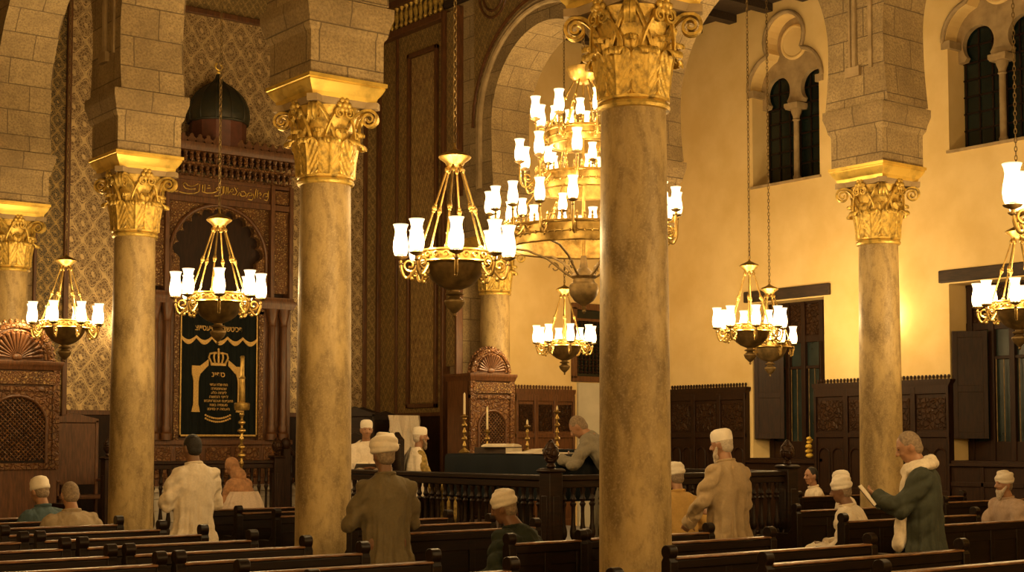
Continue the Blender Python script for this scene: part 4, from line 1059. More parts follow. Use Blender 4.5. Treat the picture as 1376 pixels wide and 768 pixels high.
# ------------------------------------------------------------------ hanging lamps
shade_me = MB().lathe([(.050, .0), (.060, .03), (.064, .07), (.060, .12), (.050, .17), (.047, .20), (.054, .235), (.066, .262), (.064, .262), (.052, .234), (.045, .20), (.048, .17), (.057, .12), (.061, .07), (.057, .03), (.048, .002)], n=18, caps=False).mesh('glass_shade', 60)
drip_me = MB().lathe([(.010, -.075), (.022, -.06), (.010, -.045), (.014, -.03), (.055, -.012), (.066, .0), (.052, .004), (.030, .004), (.026, .03), (.022, .05), (.004, .05)], n=16).mesh('drip_cup', 50)
bulb_data = bpy.data.lights.new('bulb', 'POINT'); bulb_data.energy = LAMP_W; bulb_data.color = LAMP_COL; bulb_data.shadow_soft_size = .035
big_bulb = bpy.data.lights.new('bulb', 'POINT'); big_bulb.energy = BIG_W; big_bulb.color = LAMP_COL; big_bulb.shadow_soft_size = .035
def arm_pts(r0, r1, dz=0.0):
    """S-scroll in the x-z plane from (r0,-.03) to (r1,.0)"""
    w = r1-r0; P_ = []
    for i in range(19):
        t = i/18; x = r0+w*(t if t < .0 else t)*1.0; z = -.03-.13*math.sin(t*PI*.95)+.0*t+(.0)
        P_.append((r0+w*(t+.16*math.sin(t*PI)), 0, z*(1-.0*t)+t*t*t*(-.0)))
    P_[-1] = (r1, 0, -.06+dz); P_.append((r1, 0, dz-.02)); return P_
def lamp_arm(parent, r0, r1, ang, light, z=0.0, up=.02, scale=1.0, n=8):
    mb = MB()
    mb.tube(arm_pts(r0, r1, up), .014, n)
    sc = []
    for i in range(22):
        t = i/21; a = -PI*.6+t*PI*2.3; rr = .055*(1-.72*t); sc.append((r0+(r1-r0)*.52+rr*math.cos(a), 0, -.05+rr*math.sin(a)))
    mb.tube(sc, .011, 6)
    sc = [(r0+(r1-r0)*.25+.035*(1-.7*i/14)*math.cos(i*.42), 0, -.125+.035*(1-.7*i/14)*math.sin(i*.42)) for i in range(15)]; mb.tube(sc, .009, 6)
    mb.ell((r0+(r1-r0)*.4, 0, -.165), (.02, .014, .02), 8, 6)
    a = obj('arm', mb, 'brass', parent, (0, 0, z), (0, 0, ang))
    d = obj('drip_cup', drip_me, 'bronze', a, (r1, 0, up)); d.scale = (scale,)*3
    s = obj('glass_shade', shade_me, 'lamp_glass', a, (r1, 0, up+.012)); s.scale = (scale,)*3
    if light:
        l = bpy.data.objects.new('bulb', light); COL.objects.link(l); l.parent = a; l.location = (r1, 0, up+.11*scale)
    return a
def chain(parent, z0, z1, name='chain', r=.014):
    mb = MB(); n = int((z1-z0)/.052); 
    for k in range(n):
        z = z0+(k+.5)*(z1-z0)/n; pts = []
        for i in range(10):
            a = 2*PI*i/10; u = r*math.cos(a); w = .034*math.sin(a)
            pts.append((u, 0, z+w) if k % 2 else (0, u, z+w))
        mb.tube(pts, .0055, 5, closed=True)
    return obj(name, mb, 'bronze', parent)
ring_r = .325
def chandelier(loc, ztop, label, n=8, light=bulb_data, R=.455, rot=.2):
    t = thing('chandelier', label, 'chandelier', loc, rot, 'brass chandeliers with frosted glass shades')
    t.rotation_euler = (0, 0, rot)
    b = MB().lathe([(.262, .0), (.27, -.02), (.262, -.06), (.235, -.12), (.19, -.18), (.13, -.225), (.07, -.25), (.045, -.26), (.045, -.275), (.075, -.285), (.08, -.295), (.035, -.31)], n=36)
    bo = obj('bowl', b, 'bronze', t)
    fi = MB().lathe([(.03, -.30), (.06, -.33), (.085, -.345), (.088, -.36), (.07, -.40), (.03, -.44), (.012, -.455), (.012, -.465), (.018, -.475), (.002, -.49)], n=20); obj('finial', fi, 'bronze', t)
    g = MB().tube([(.275*math.cos(2*PI*i/40), .275*math.sin(2*PI*i/40), .0) for i in range(40)], .016, 8, closed=True)
    g.tube([(ring_r*math.cos(2*PI*i/48), ring_r*math.sin(2*PI*i/48), .055) for i in range(48)], .012, 6, closed=True)
    g.tube([(ring_r*math.cos(2*PI*i/48), ring_r*math.sin(2*PI*i/48), -.035) for i in range(48)], .012, 6, closed=True)
    g.lathe([(.27, -.03), (.318, -.03), (.318, .05), (.27, .05)], n=48, caps=False)
    for k in range(24):
        a = 2*PI*k/24; c, s = math.cos(a), math.sin(a); p = []
        for i in range(13):
            q = i*.55; rr = .030*(1-.06*i); tt = rr*math.cos(q); zz_ = .010+rr*math.sin(q); p.append((ring_r*c-tt*s, ring_r*s+tt*c, zz_))
        g.tube(p, .008, 5)
    obj('scroll_ring', g, 'brass', t)
    for k in range(6):
        a = 2*PI*(k+.5)/6; c, s = math.cos(a), math.sin(a); m = MB()
        A = Vector((.30*c, .30*s, .06)); Z = Vector((.058*c, .058*s, .80)); m.tube([A, Z], .0085, 8)
        for f, r_ in ((.50, .022), (.535, .015), (.465, .015), (.95, .02), (.98, .013), (.03, .018)):
            q = A.lerp(Z, f); m.ell(q, (r_, r_, r_*1.3), 8, 6)
        obj('rod', m, 'brass', t)
    obj('canopy', MB().lathe([(.045, .79), (.07, .80), (.085, .825), (.13, .858), (.14, .872), (.12, .892), (.06, .92), (.02, .94), (.012, .96), (.012, .99), (.002, 1.0)], n=28), 'brass', t)
    for k in range(n): lamp_arm(t, ring_r-.03, R, 2*PI*k/n, light)
    if ztop: chain(t, .97, ztop-loc[2])
    return t
HZ = 3.165
chandelier((X1, 9.96, HZ), 8.33, 'largest single-tier brass chandelier, hanging between the turbaned man and the big tiered one')
chandelier((X1, 14.40, HZ), 8.33, 'brass chandelier hanging directly in front of the dark ark curtain', rot=.35)
chandelier((X1, 18.95, HZ), 8.33, 'brass chandelier at the far left, before the patterned wall and above the left throne', rot=.1)
chandelier((X2, 17.80, HZ), 8.33, 'small distant brass chandelier under the stone arch, before the lattice window', rot=.3)
chandelier((X2, 13.80, HZ), 8.33, 'brass chandelier right of the nearest column, before the left shuttered window', rot=.15)
chandelier((X2, 9.62, HZ), 8.33, 'brass chandelier at the right edge in front of the right shuttered window', rot=.5)
chandelier((8.72, 5.20, HZ), 11.4, 'brass chandelier of which only one lamp shows at the upper right edge', rot=.1)
t = chandelier((16.85, 15.35, HZ-.06), 9.1, 'smaller five-armed chandelier partly hidden behind another, by the left shuttered window', n=5, R=.36, rot=.6)
# further lamps of the same room, behind and beside the camera
one = bpy.data.lights.new('bulb', 'POINT'); one.energy = 390; one.color = LAMP_COL; one.shadow_soft_size = .30
for k, (x, y) in enumerate([(-.6, 6.0), (3.2, -2.2), (9.4, -.8)]):
    t = chandelier((x, y, HZ+.25), 9.1, ['brass chandelier of the near aisle', 'brass chandelier at the rear of the near aisle', 'brass chandelier at the rear of the nave'][k]+', outside the view', light=None)
    l = bpy.data.objects.new('bulb', one); COL.objects.link(l); l.parent = t; l.location = (0, 0, .32)

# the great tiered chandelier
BX, BY = 10.95, 12.86
big = thing('tiered_chandelier', 'huge three-tiered brass chandelier with rings of glass shades, partly behind the nearest column', 'chandelier', (BX, BY, 3.45))
big.rotation_euler = (0, 0, .14)
def tier(name, r, z, band, n, r1, up, flare=.04, tips=True, sc=.95):
    g = MB().lathe([(r-flare, z-band), (r-flare+.012, z-band), (r, z), (r+.02, z+.01), (r+.02, z+.025), (r-.02, z+.025), (r-.03, z), (r-.03-flare, z-band), (r-flare, z-band)], n=64, caps=False)
    for rr, zz_ in ((r+.005, z+.0), (r-flare+.005, z-band), (r-flare*.5+.008, z-band*.5)):
        g.tube([(rr*math.cos(2*PI*i/64), rr*math.sin(2*PI*i/64), zz_) for i in range(64)], .012, 6, closed=True)
    m = int(r*2*PI/.085)
    for k in range(m):
        a = 2*PI*k/m; g.lathe([(.012, z+.02), (.018, z+.05), (.008, z+.07), (.016, z+.09), (.002, z+.12)], r*math.cos(a), r*math.sin(a), 6)
        q = r-flare*.5+.01; g.ell((q*math.cos(a), q*math.sin(a), z-band*.5), (.014, .014, .022), 6, 5)
    o = obj(name, g, 'brass', big)
    for k in range(n):
        a_ = lamp_arm(big, r-.01, r1, 2*PI*k/n+z, big_bulb if k % 2 == 0 else None, z=z+.03, up=up, scale=sc)
    for k in range(n):
        a = 2*PI*(k+.5)/n+z
        # shorter inner lamps rising from the ring
        if k % 2 == 0:
            st = MB().lathe([(.012, z), (.02, z+.03), (.010, z+.06), (.010, z+.10)], (r-.09)*math.cos(a), (r-.09)*math.sin(a), 8); s_ = obj('inner_lamp', st, 'brass', big)
            e = obj('drip_cup', drip_me, 'bronze', s_, ((r-.09)*math.cos(a), (r-.09)*math.sin(a), z+.13)); e.scale = (.8,)*3
            e = obj('glass_shade', shade_me, 'lamp_glass', s_, ((r-.09)*math.cos(a), (r-.09)*math.sin(a), z+.14)); e.scale = (.8, .8, .7)
tier('lower_ring', .93, .62, .20, 18, 1.10, .18, flare=-.06 if False else .05)
tier('middle_ring', .56, 1.26, .17, 10, .76, .14)
tier('upper_ring', .43, 1.80, .16, 8, .58, .10)
for k in range(6):
    a = 2*PI*k/6+.3; c, s = math.cos(a), math.sin(a)
    for (ra, za, rb, zb_) in ((.42, 1.82, .10, 2.42), (.55, 1.28, .42, 1.66), (.90, .62, .55, 1.10)):
        m = MB(); A = Vector((ra*c, ra*s, za)); Z = Vector((rb*c, rb*s, zb_)); m.tube([A, Z], .011, 8)
        for f in (.35, .5, .65): m.ell(A.lerp(Z, f), (.02, .02, .03), 8, 6)
        obj('rod', m, 'brass', big)
    m = MB(); m.tube([(.88*c, .88*s, .42), (.66*c, .66*s, .40), (.42*c, .42*s, .30), (.22*c, .22*s, .14), (.12*c, .12*s, .08)], .014, 8)
    m.tube([((.34+.07*(1-.06*i)*math.cos(i*.5))*c, (.34+.07*(1-.06*i)*math.cos(i*.5))*s, .20+.07*(1-.06*i)*math.sin(i*.5)) for i in range(13)], .009, 6)
    obj('lower_bracket', m, 'bronze', big)
obj('canopy', MB().lathe([(.08, 2.38), (.12, 2.42), (.16, 2.46), (.19, 2.52), (.20, 2.56), (.14, 2.58), (.04, 2.60), (.02, 2.66), (.004, 2.70)], n=32), 'brass', big)
obj('pendant_bowl', MB().lathe([(.03, .34), (.05, .20), (.14, .12), (.15, .10), (.12, .07), (.13, .03), (.165, .0), (.175, -.04), (.16, -.12), (.11, -.19), (.04, -.235), (.02, -.25), (.03, -.27), (.015, -.29), (.025, -.31), (.002, -.34)], n=32), 'bronze', big)
obj('central_stem', MB().lathe([(.02, .3), (.02, 1.2), (.03, 1.24), (.015, 1.3), (.015, 2.4)], n=10), 'brass', big)
chain(big, 2.68, 11.4-3.45, r=.02)
# wall lamps
def sconce(x, y, z, rz, label):
    t = thing('wall_lamp', label, 'wall lamp', (x, y, z), rz)
    obj('back_plate', MB().ell((0, .01, 0), (.06, .012, .10), 12, 8), 'brass', t)
    obj('arm', MB().tube([(0, 0, 0), (0, -.06, -.05), (0, -.12, -.03), (0, -.12, .02)], .010, 8), 'brass', t)
    obj('drip_cup', drip_me, 'bronze', t, (0, -.12, .05)); s = obj('glass_shade', shade_me, 'lamp_glass', t, (0, -.12, .062))
    l = bpy.data.objects.new('bulb', bulb_data); COL.objects.link(l); l.parent = t; l.location = (0, -.12, .16); return t
sconce(XW, 14.42, 3.42, -PI/2, 'wall lamp glowing on the cream wall just behind the slender right column')
sconce(9.42, YA-.03, 3.32, 0, 'small wall lamp with one glass shade at the left side of the ark')

# ------------------------------------------------------------------ people
def remeshed(mb, voxel, iters=2, name='body'):
    me = mb.mesh(name, 0); o = bpy.data.objects.new('tmp', me); COL.objects.link(o)
    r = o.modifiers.new('r', 'REMESH'); r.mode = 'VOXEL'; r.voxel_size = voxel
    if iters: s = o.modifiers.new('s', 'SMOOTH'); s.factor = .5; s.iterations = iters
    bpy.context.view_layer.update()
    out = bpy.data.meshes.new_from_object(o.evaluated_get(bpy.context.evaluated_depsgraph_get()))
    bpy.data.objects.remove(o); bpy.data.meshes.remove(me); out.name = name
    out.polygons.foreach_set('use_smooth', np.ones(len(out.polygons), bool)); out.materials.clear()
    return out
def displace(me, fn):
    n = len(me.vertices); co = np.empty(n*3, np.float32); me.vertices.foreach_get('co', co); co = co.reshape(-1, 3)
    no = np.empty(n*3, np.float32); me.vertices.foreach_get('normal', no); no = no.reshape(-1, 3)
    co = co+no*fn(co)[:, None]; me.vertices.foreach_set('co', co.astype(np.float32).ravel()); me.update()
def ik(S, Wp, l1, l2, pole):
    d = Wp-S; L = min(d.length, (l1+l2)*.995); dn = d.normalized(); a = (l1*l1-l2*l2+L*L)/(2*L); h = math.sqrt(max(0, l1*l1-a*a))
    p = pole-dn*pole.dot(dn); p.normalize(); return S+dn*a+p*h, S+dn*L
def hand(mb, w, d, nrm, side, curl=.6):
    """palm, four jointed fingers and a thumb; d points along the forearm, nrm out of the palm"""
    d = d.normalized(); nrm = (nrm-d*nrm.dot(d)).normalized(); s = d.cross(nrm)*side
    mb.capsule(w-d*.02, w+d*.03, .024, .026, 10)
    for k in range(4):
        u = (k-1.5)*.020; mb.capsule(w+d*.02+s*u*.7, w+d*.085+s*u, .017, .0125, 10)
    for k, Lf in enumerate((.070, .080, .075, .058)):
        u = (k-1.5)*.0205; p = w+d*.09+s*u; dd = d.copy(); r = .0095
        for j in range(3):
            ang = curl*(.5, .8, .7)[j]; dd = (dd*math.cos(ang)+nrm*math.sin(ang)).normalized(); q = p+dd*Lf*(.45, .32, .25)[j]
            mb.capsule(p, q, r, r*.9, 8); p = q; r *= .92
    p = w+d*.03-s*.028; dd = (d*.6-s*.7+nrm*.35).normalized()
    for L_, r in ((.035, .013), (.032, .011), (.024, .010)):
        q = p+dd*L_; mb.capsule(p, q, r, r*.9, 8); p = q; dd = (dd+d*.35+nrm*.25).normalized()
def head_parts(mb, c, R):
    def P(x, y, z): return c+R @ Vector((x, y, z))
    mb.ell(c, (.076, .094, .108), 20, 14, R); mb.ell(P(0, .022, -.048), (.060, .070, .078), 16, 12, R)
    mb.ell(P(0, .052, -.098), (.032, .032, .026), 12, 8, R)
    mb.capsule(P(0, .088, .012), P(0, .112, -.028), .009, .015, 10)
    for s in (-1, 1):
        mb.ell(P(s*.014, .104, -.034), (.010, .012, .009), 8, 6, R); mb.ell(P(s*.034, .066, -.035), (.022, .022, .022), 10, 8, R)
        mb.capsule(P(s*.012, .086, .026), P(s*.045, .072, .024), .010, .009, 8)
        mb.ell(P(s*.077, -.004, -.018), (.010, .022, .033), 10, 8, R); mb.ell(P(s*.084, -.012, -.008), (.007, .014, .022), 8, 6, R)
    mb.capsule(P(-.018, .084, -.062), P(.018, .084, -.062), .008, .008, 8); mb.capsule(P(-.014, .082, -.073), P(.014, .082, -.073), .009, .009, 8)
NP = [0]
def person(label, loc, face, seated=False, H=1.72, lean=0.0, wl=None, wr=None, head=(0, 0, 0), skin='skin', top='white_linen', robe=True, sleeves=True,
           hat=None, hair=None, beard=None, legs='dark_trousers', seat=.46, width=1.0, hem=.10, scarf=None, curl=.6, seed=0, vox=.017, hatmat='white_cap', shawl=None, shoulder=.185, skirt=1.0):
    NP[0] += 1; rng = np.random.RandomState(NP[0]*7+seed)
    t = thing('person', label, 'person', loc, face); k = H/1.72
    hz = (seat+.06) if seated else .93*k
    hip = Vector((0, 0, hz)); sp = (.455 if seated else .51)*k; up = Vector((0, math.sin(lean), math.cos(lean))); chest = hip+up*sp*.62; sh = hip+up*sp
    neck = sh+Vector((0, .01, .045)); hd = neck+Vector((0, .035+.09*math.sin(lean), .155))*1.0
    R = Matrix.Rotation(head[2], 3, 'Z') @ Matrix.Rotation(-head[0], 3, 'X') @ Matrix.Rotation(head[1], 3, 'Y')
    hd = neck+R @ Vector((0, .02, .15)) + Vector((0, .05*math.sin(lean), 0))
    b = MB(); head_parts(b, hd, R)
    b.capsule(neck-up*.03, hd-R @ Vector((0, .01, .07)), .056*width, .052, 14)
    # torso inside the clothing
    b.capsule(hip+up*.02, chest, .10, .10, 16); b.capsule(chest+Vector((-.06, 0, .0)), chest+Vector((.06, 0, .0)), .095, .095, 14)
    b.capsule(sh+Vector((-.12, 0, -.06)), sh+Vector((.12, 0, -.06)), .045, .045, 12); b.capsule(hip+Vector((-.07, 0, 0)), hip+Vector((.07, 0, 0)), .11, .11, 12)
    arms = []
    for s, w in ((-1, wl), (1, wr)):
        S = sh+Vector((s*shoulder*width, 0, -.062)); wt = Vector(w) if w is not None else S+Vector((s*.06, .10, -.50))
        if w is not None: wt = Vector((wt.x, wt.y, wt.z))
        E_, Wp = ik(S, wt, .30*k, .26*k, Vector((s*.72, -.5, -.6)))
        b.capsule(S, E_, .036, .034); b.capsule(E_, Wp, .034, .027); arms.append((S, E_, Wp, s))
        dfa = (Wp-E_).normalized(); nrm = Vector((-s*.7, .0, .7)) if w is not None else Vector((-s, 0, 0))
        hand(b, Wp, dfa, nrm, s, curl)
    legp = []
    for s in (-1, 1):
        h_ = hip+Vector((s*.09, 0, -.02))
        if seated: kn_ = Vector((s*.13, .44, seat+.06)); an = Vector((s*.13, .46, .09)); 
        else: kn_ = Vector((s*.10, .02, .50*k)); an = Vector((s*.11, -.02, .085))
        b.capsule(h_, kn_, .085, .058); b.capsule(kn_, an, .055, .036); b.capsule(an+Vector((0, -.02, -.04)), an+Vector((0, .14, -.055)), .036, .030); legp.append((h_, kn_, an))
    obj('body', remeshed(b, .0085, 1), skin, t)
    # robe or shirt
    g = MB(); W_ = width
    def sec(f, rx, ry, dy=0): p = hip+up*sp*f; return (p.x, p.y+dy, p.z, rx*W_, ry*W_)
    secs = [sec(-.12, .185, .135), sec(.15, .178, .130), sec(.45, .185, .132, .0), sec(.72, .195, .128), sec(.88, .185, .112), sec(.97, .135, .090, -.005), sec(1.04, .078, .072, .0), sec(1.085, .062, .060, .005)]
    if robe and not seated:
        z0 = hip.z; low = [(0, .0, hem, .265*skirt, .215*skirt), (0, 0, hem+.25, .252*skirt, .20*skirt), (0, 0, .55, .232*skirt**.5, .178), (0, 0, .75, .215, .158)]; secs = [(a, b_, c, d*W_, e*W_) for a, b_, c, d, e in low]+secs
    ph = rng.rand(6)*6.28; fn = lambda a, z: 0
    if robe and not seated:
        fn = lambda a, z: max(0, min(1, (1.15-z)/.7))*(.060*math.sin(7*a+ph[0]+z*1.2)+.040*math.sin(12*a+ph[1]-z*2)+.02*math.sin(19*a+ph[2]))
    g.loft(secs, 56, fn); g.capsule(hip+up*sp*.2, hip+up*sp*.78, .135*W_, .118*W_, 18)
    if lean > .5: g.capsule(sh+Vector((-.1, 0, -.03)), sh+Vector((.1, 0, -.03)), .10, .10); g.capsule(sh-up*.1, sh+up*.03, .11, .085)
    for (S, E_, Wp, s) in arms:
        ce = Wp-(Wp-E_).normalized()*.02
        g.capsule(S+Vector((-s*.035, 0, -.012)), E_, .080*W_, .064*W_, 16); g.capsule(sh+Vector((0, 0, -.03)), S+Vector((-s*.02, 0, -.01)), .078, .070*W_)
        if sleeves: g.capsule(E_, ce, .064*W_, .062, 16)
        else: g.capsule(E_, E_.lerp(Wp, .2), .06, .055)
    if seated and robe:
        for h_, kn_, an in legp: g.capsule(h_, kn_, .125, .10, 16); g.capsule(kn_, an+Vector((0, 0, .06)), .105, .115, 16)
        g.capsule(legp[0][1]+Vector((0, -.1, 0)), legp[1][1]+Vector((0, -.1, 0)), .1, .1)
    me = remeshed(g, vox if seated else .014, 1, 'robe' if robe else 'shirt')
    f = rng.rand(8)*6.28
    def wr_(co):
        x, y, z = co[:, 0], co[:, 1], co[:, 2]; a = np.arctan2(x, y)
        body = .008*np.sin(24*x+f[6]+1.5*np.sin(4*z+f[7]))*np.clip((sh.z-.05-z)/.25, 0, 1)+.0045*np.sin(9*x*4+f[0]+3*np.sin(z*6+f[1]))*np.sin(z*5+f[2])+.003*np.sin(38*z+14*x+f[3]+2*np.sin(9*x))+.0025*np.sin(60*x+f[4]-18*z)
        q_ = np.sin(40*z+16*y+f[5]+2*np.sin(17*x)); side = np.clip((np.abs(x)-.15)/.08, 0, 1)*.010*(q_-.6*q_*q_)
        out = body+side
        if robe and not seated:
            th = np.arctan2(y*1.25, x); low = np.clip((1.18-z)/.55, 0, 1)*(np.abs(x) < .30)
            out = out+low*(.018*(1-2*np.abs(np.sin(5.5*th+f[0]+.8*np.sin(2.2*z+f[3])))**.7)+.009*np.sin(17*th+f[1]-1.5*z)+.005*np.sin(31*th+f[2]))
            out = out+np.clip((z-1.1)/.2, 0, 1)*.004*np.sin(42*x+f[4]+9*z)
        return out
    displace(me, wr_)
    go = obj(me.name, me, top, t)
    if not scarf and not shawl:
        cq = neck+Vector((0, .004, -.012)); q = MB(); q.tube([(cq.x+.066*W_*math.cos(a), cq.y+.064*math.sin(a), cq.z-.012*math.sin(a)) for a in np.linspace(0, 2*PI, 25)[:-1]], .013, 8, closed=True, flat=1.5)
        obj('collar', q, top, t)
    if sleeves:
        for (S, E_, Wp, s) in arms:
            dd = (Wp-E_).normalized(); q = MB().tube([Wp-dd*.07, Wp-dd*.02, Wp+dd*.018, Wp+dd*.012], [.058, .064, .067, .050], 14); obj('cuff', q, top, t)
    if scarf:  # a rolled shawl round the neck
        q = MB(); c = sh+Vector((0, .0, .035))
        for j, (rr, dz, th) in enumerate(((.105, .0, .040), (.130, -.03, .036))):
            q.tube([(c.x+rr*1.15*math.cos(a)*W_, c.y+rr*.85*math.sin(a)+.01, c.z+dz-.035*math.sin(a)) for a in np.linspace(0, 2*PI, 33)[:-1]], th, 10, closed=True)
        q.capsule(c+Vector((-.09, .09, -.05)), c+Vector((-.13, .17, -.62)), .05, .055); q.capsule(c+Vector((.09, .09, -.05)), c+Vector((.11, .15, -.5)), .045, .045)
        ms = remeshed(q, .011, 2, 'scarf'); displace(ms, lambda co: .006*np.sin(70*co[:, 0]+f[0]+30*co[:, 2]+3*np.sin(20*co[:, 1])))
        obj('scarf', ms, scarf, t)
    if shawl:  # a wide prayer shawl over both shoulders
        q = MB(); secs2 = [(0, -.02, sh.z-.62, .30, .20), (0, -.02, sh.z-.4, .29, .19), (0, -.015, sh.z-.2, .275, .17), (0, -.01, sh.z-.06, .24, .135), (0, -.01, sh.z, .15, .10), (0, 0, sh.z+.05, .08, .08)]
        q.loft(secs2, 48, lambda a, z: .03*math.sin(9*a+ph[0])+.02*math.sin(17*a))
        ms = remeshed(q, .013, 2, 'shawl')
        # open it down the front
        bm = bmesh.new(); bm.from_mesh(ms); dead = [v for v in bm.verts if v.co.y > .05 and abs(v.co.x) < .075+.05*max(0, (sh.z-v.co.z))]
        bmesh.ops.delete(bm, geom=dead, context='VERTS'); bm.to_mesh(ms); bm.free(); obj('shawl', ms, shawl, t)
    def HP(x, y, z): return hd+R @ Vector((x, y, z))
    hm = Matrix.Translation(hd) @ R.to_4x4()
    for s in (-1, 1): obj('eye', MB().ell(HP(s*.028, .082, .006), (.009, .008, .007), 8, 6, R), 'eye', t)
    if hair:
        q = MB(); q.ell(HP(0, -.014, .016), (.081, .092, .103), 22, 16, R); q.ell(HP(0, -.04, -.035), (.070, .060, .060), 16, 10, R)
        ms = remeshed(q, .009, 2, 'hair'); displace(ms, lambda co: .0015*np.sin(300*co[:, 0]+f[1])*np.sin(280*co[:, 2]+f[2])); obj('hair', ms, hair, t)
    if beard:
        q = MB(); q.ell(HP(0, .058, -.10), (.048, .045, .048), 14, 10, R); q.ell(HP(0, .075, -.14), (.030, .030, .045), 12, 8, R)
        for s in (-1, 1): q.capsule(HP(s*.068, .02, -.03), HP(s*.045, .06, -.09), .014, .022)
        obj('beard', remeshed(q, .009, 2, 'beard'), beard, t)
    if hat == 'cap':
        q = MB(); q.M = hm; q.lathe([(.083, .018), (.090, .022), (.092, .06), (.090, .092), (.078, .116), (.05, .130), (.001, .134)], 0, -.008, 26, .92, 1.10); q.M = None
        ms = q.mesh('cap', 50); obj('cap', ms, hatmat, t)
    elif hat == 'knit':
        q = MB(); q.M = hm; q.lathe([(.086, .0), (.096, .01), (.097, .035), (.092, .05), (.093, .085), (.075, .12), (.04, .137), (.001, .141)], 0, -.012, 26, .92, 1.10); q.M = None
        obj('cap', q.mesh('cap', 50), hatmat, t)
    elif hat in ('turban', 'wrap'):
        q = MB(); q.M = hm; big_ = 1.06 if hat == 'turban' else .95
        q.ell((0, -.012, .075), (.086*big_, .098*big_, .072*big_), 22, 14)
        for j, (zz_, rr, th, tilt) in enumerate(((.028, .078, .024, .10), (.055, .080, .028, -.14), (.085, .074, .028, .22), (.112, .056, .026, -.25), (.132, .030, .024, .15))):
            q.tube([(rr*big_*math.cos(a), -.012+rr*1.13*big_*math.sin(a), zz_*big_+tilt*rr*math.cos(a+j)) for a in np.linspace(0, 2*PI, 31)[:-1]], th*big_, 10, closed=True)
        q.M = None; ms = remeshed(q, .0085, 1, 'turban')
        obj('turban', ms, hatmat, t)
    elif hat == 'headscarf':
        q = MB(); q.M = hm; q.ell((0, -.016, .015), (.090, .100, .115), 20, 14); q.capsule(Vector((0, -.02, -.05)), Vector((0, -.03, -.16)), .075, .11); q.M = None
        obj('headscarf', remeshed(q, .012, 3, 'headscarf'), hatmat, t)
    if legs and not robe:
        q = MB()
        for h_, kn_, an in legp: q.capsule(h_, kn_, .10, .075, 14); q.capsule(kn_, an+Vector((0, 0, .03)), .072, .055, 14)
        q.capsule(hip+Vector((-.08, 0, .02)), hip+Vector((.08, 0, .02)), .125, .125)
        obj('trousers', remeshed(q, .016, 2, 'trousers'), legs, t)
    q_ = []
    for h_, kn_, an in legp:
        q = MB().capsule(an+Vector((0, -.03, -.045)), an+Vector((0, .16, -.052)), .042, .036, 12); ms = q.mesh('shoe', 60)
        for v in ms.vertices: v.co.z = max(v.co.z, .004)
        obj('shoe', ms, 'shoe', t)
    return t, arms
def face_to(dx, dy): return math.atan2(-dx, dy)      # local +Y turned towards (dx,dy)
AWAY = face_to(.35, 1)
def standing_hold(z=1.08, y=.26, x=.09): return ((-x, y, z), (x, y, z))
wl, wr = standing_hold(1.06, .24, .10)
person('young man standing with his back to us in a long white robe, short black hair', (5.90, 12.50, 0), face_to(-.15, 1), wl=wl, wr=wr, hair='hair_black', skin='skin_dark', H=1.66, head=(.12, 0, 0), width=1.12)
person('man in an olive robe and big white turban standing with his back to us', (5.98, 9.34, 0), face_to(.1, 1), wl=(-.10, .24, 1.02), wr=(.10, .24, 1.02), hat='turban', hair='hair_grey', skin='skin_dark', top='olive_wool', H=1.61, width=1.08, head=(.1, 0, 0))
person('man in a long beige robe and white skullcap standing right of the nearest column', (9.36, 9.04, 0), face_to(-.1, 1), wl=(-.22, .26, .92), wr=(.15, .25, 1.02), hat='cap', skin='skin', top='beige_cotton', H=1.70, width=1.15, hair='hair_white', head=(.18, 0, .25), beard='hair_white')
person('grey-haired man in a dark coat with a white shawl at his neck, reading a book', (9.46, 7.06, 0), face_to(-.75, 1), wl=(-.10, .32, 1.20), wr=(.06, .30, 1.16), hair='hair_grey', skin='skin', top='coat_wool', scarf='white_linen', H=1.70, width=1.2, head=(.42, 0, .1), skirt=.86)
o = book(9.12, 7.32, 1.21, face_to(-.75, 1), .26, .19, .02, 'open white book held up by the grey-haired man in the dark coat', True, tilt=.9)
# seated ones
person('man in a blue shirt and white knitted cap sitting at the lower left', (5.06, 13.96, 0), face_to(-.2, 1), seated=True, hat='knit', hair='hair_grey', top='blue_shirt', robe=False, lean=.18, wl=(-.15, .35, .60), wr=(.15, .35, .60), head=(.25, 0, .1), width=1.05)
person('bald-headed man in a tan shirt sitting left of the second column from the left', (5.0, 13.10, 0), face_to(.05, 1), seated=True, hair='hair_grey', top='tan_shirt', robe=False, lean=.20, wl=(-.15, .35, .58), wr=(.15, .35, .58), head=(.25, 0, 0), width=1.16, H=1.68)
person('person in an orange headscarf and shawl with a pale striped skirt, sitting before the ark', (9.12, 17.78, 0), face_to(-.3, 1), seated=True, hat='headscarf', hatmat='orange_scarf', top='orange_scarf', seat=.62, lean=.25, wl=(-.1, .3, .7), wr=(.1, .3, .7), head=(.5, 0, .3), H=1.7)
sk = MB().loft([(0, .1, .30, .38, .38), (0, .08, .55, .36, .35), (0, .05, .78, .30, .27), (0, .02, .95, .21, .18)], 48, lambda a, z: .04*math.sin(11*a)+.03*math.sin(19*a))
po = [o for o in COL.objects if o.name.startswith('person')][-1]
obj('skirt', sk, 'striped_skirt', po)
person('smiling man in white robe and cap sitting facing the camera with an open book', (10.5, 16.92, PZ), face_to(-.45, -1), seated=True, seat=.60, hat='cap', hair='hair_grey', lean=.05, wl=(-.12, .30, .80), wr=(.10, .30, .80), head=(.1, 0, 0), width=1.05, skin='skin', shawl='white_linen')
book(10.34, 16.60, PZ+.80, face_to(-.45, -1), .34, .26, .03, 'open white book on the lap of the smiling seated man', True, tilt=.35)
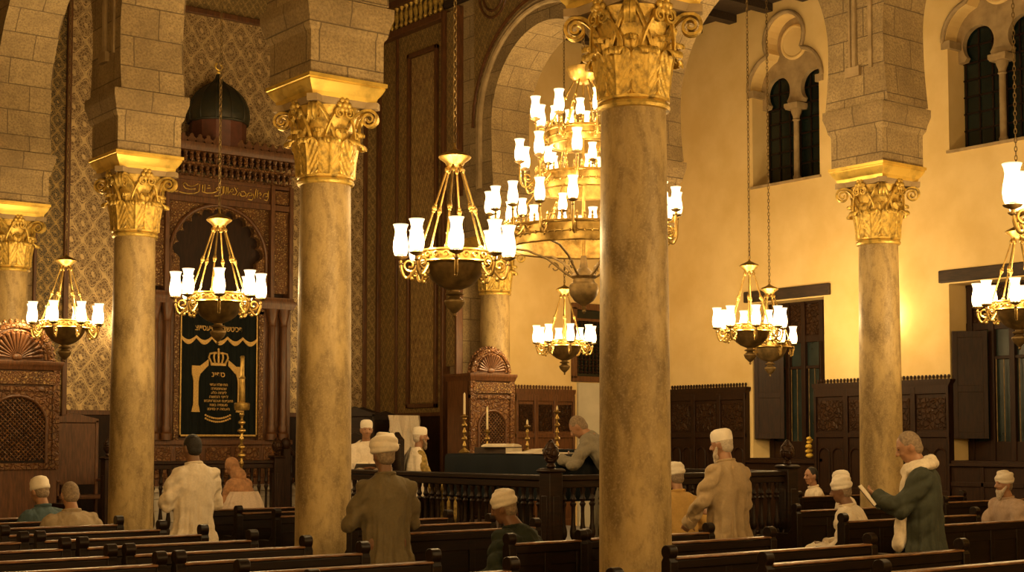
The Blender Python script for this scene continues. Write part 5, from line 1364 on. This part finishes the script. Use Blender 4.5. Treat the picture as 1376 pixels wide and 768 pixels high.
person('elderly man with a white shawl and gold scarf sitting in profile beside the platform railing', (11.02, 16.47, PZ), face_to(1, -.35), seated=True, seat=.52, hat='cap', hair='hair_white', top='gold_scarf', lean=.05, wl=(-.15, .28, .62), wr=(.15, .28, .62), head=(.05, 0, 0), shawl='white_linen', beard='hair_grey', H=1.66, skin='skin')
person('man in a dark green robe and white wrapped cap sitting hunched on the short bench', (7.06, 8.87, 0), face_to(-.45, 1), seated=True, hat='wrap', hair='hair_grey', top='green_wool', lean=.42, wl=(-.34, .34, .56), wr=(.12, .35, .60), head=(.3, 0, .15), width=1.3, skin='skin_dark')
person('grey-clothed man bending over the desk just left of the nearest column', (10.44, 11.72, PZ), face_to(-.55, 1), hair='hair_grey', top='grey_cotton', lean=.70, wl=(-.22, .55, .95), wr=(.12, .50, .95), head=(.7, 0, .1), H=1.52, width=1.1, robe=True)
person('half-hidden person in white cap and ochre clothing at the nearest column', (10.43, 10.72, 0), face_to(.2, 1), seated=True, seat=.58, hat='wrap', hair='hair_grey', top='ochre_cloth', lean=.12, wl=(-.14, .2, .75), wr=(.16, .2, .75), head=(.2, 0, 0), H=1.7)
person('boy with black hair in a white shirt seated in profile below the left shuttered window', (15.85, 13.58, 0), face_to(-1, .55), seated=True, hair='hair_black', top='white_linen', robe=False, lean=.1, wl=(-.12, .3, .65), wr=(.12, .3, .65), head=(.1, 0, .25), skin='skin', H=1.66)
person('person in a white cap almost hidden behind the man in the knotted white cap', (13.40, 10.98, 0), face_to(-.5, 1), seated=True, hat='knit', hair='hair_grey', top='white_linen', lean=.15, wl=(-.12, .3, .65), wr=(.12, .3, .65), head=(.1, 0, 0), H=1.7)
person('man in a white robe and knotted white cap seated left of the dark-coated man', (11.50, 9.33, 0), face_to(-.55, 1), seated=True, hat='wrap', hair='hair_grey', top='white_linen', lean=.22, wl=(-.50, .26, .50), wr=(.12, .34, .6), head=(.2, 0, .0), skin='skin_dark', width=1.25)
person('bearded man in a white turban and pinkish shirt seated at the right edge facing left', (14.48, 9.54, 0), face_to(-1, .35), seated=True, hat='wrap', hair='hair_grey', top='pinkish_shirt', robe=False, lean=.22, wl=(-.15, .40, .62), wr=(.12, .40, .62), head=(.05, 0, 0), beard='hair_white', width=1.25)
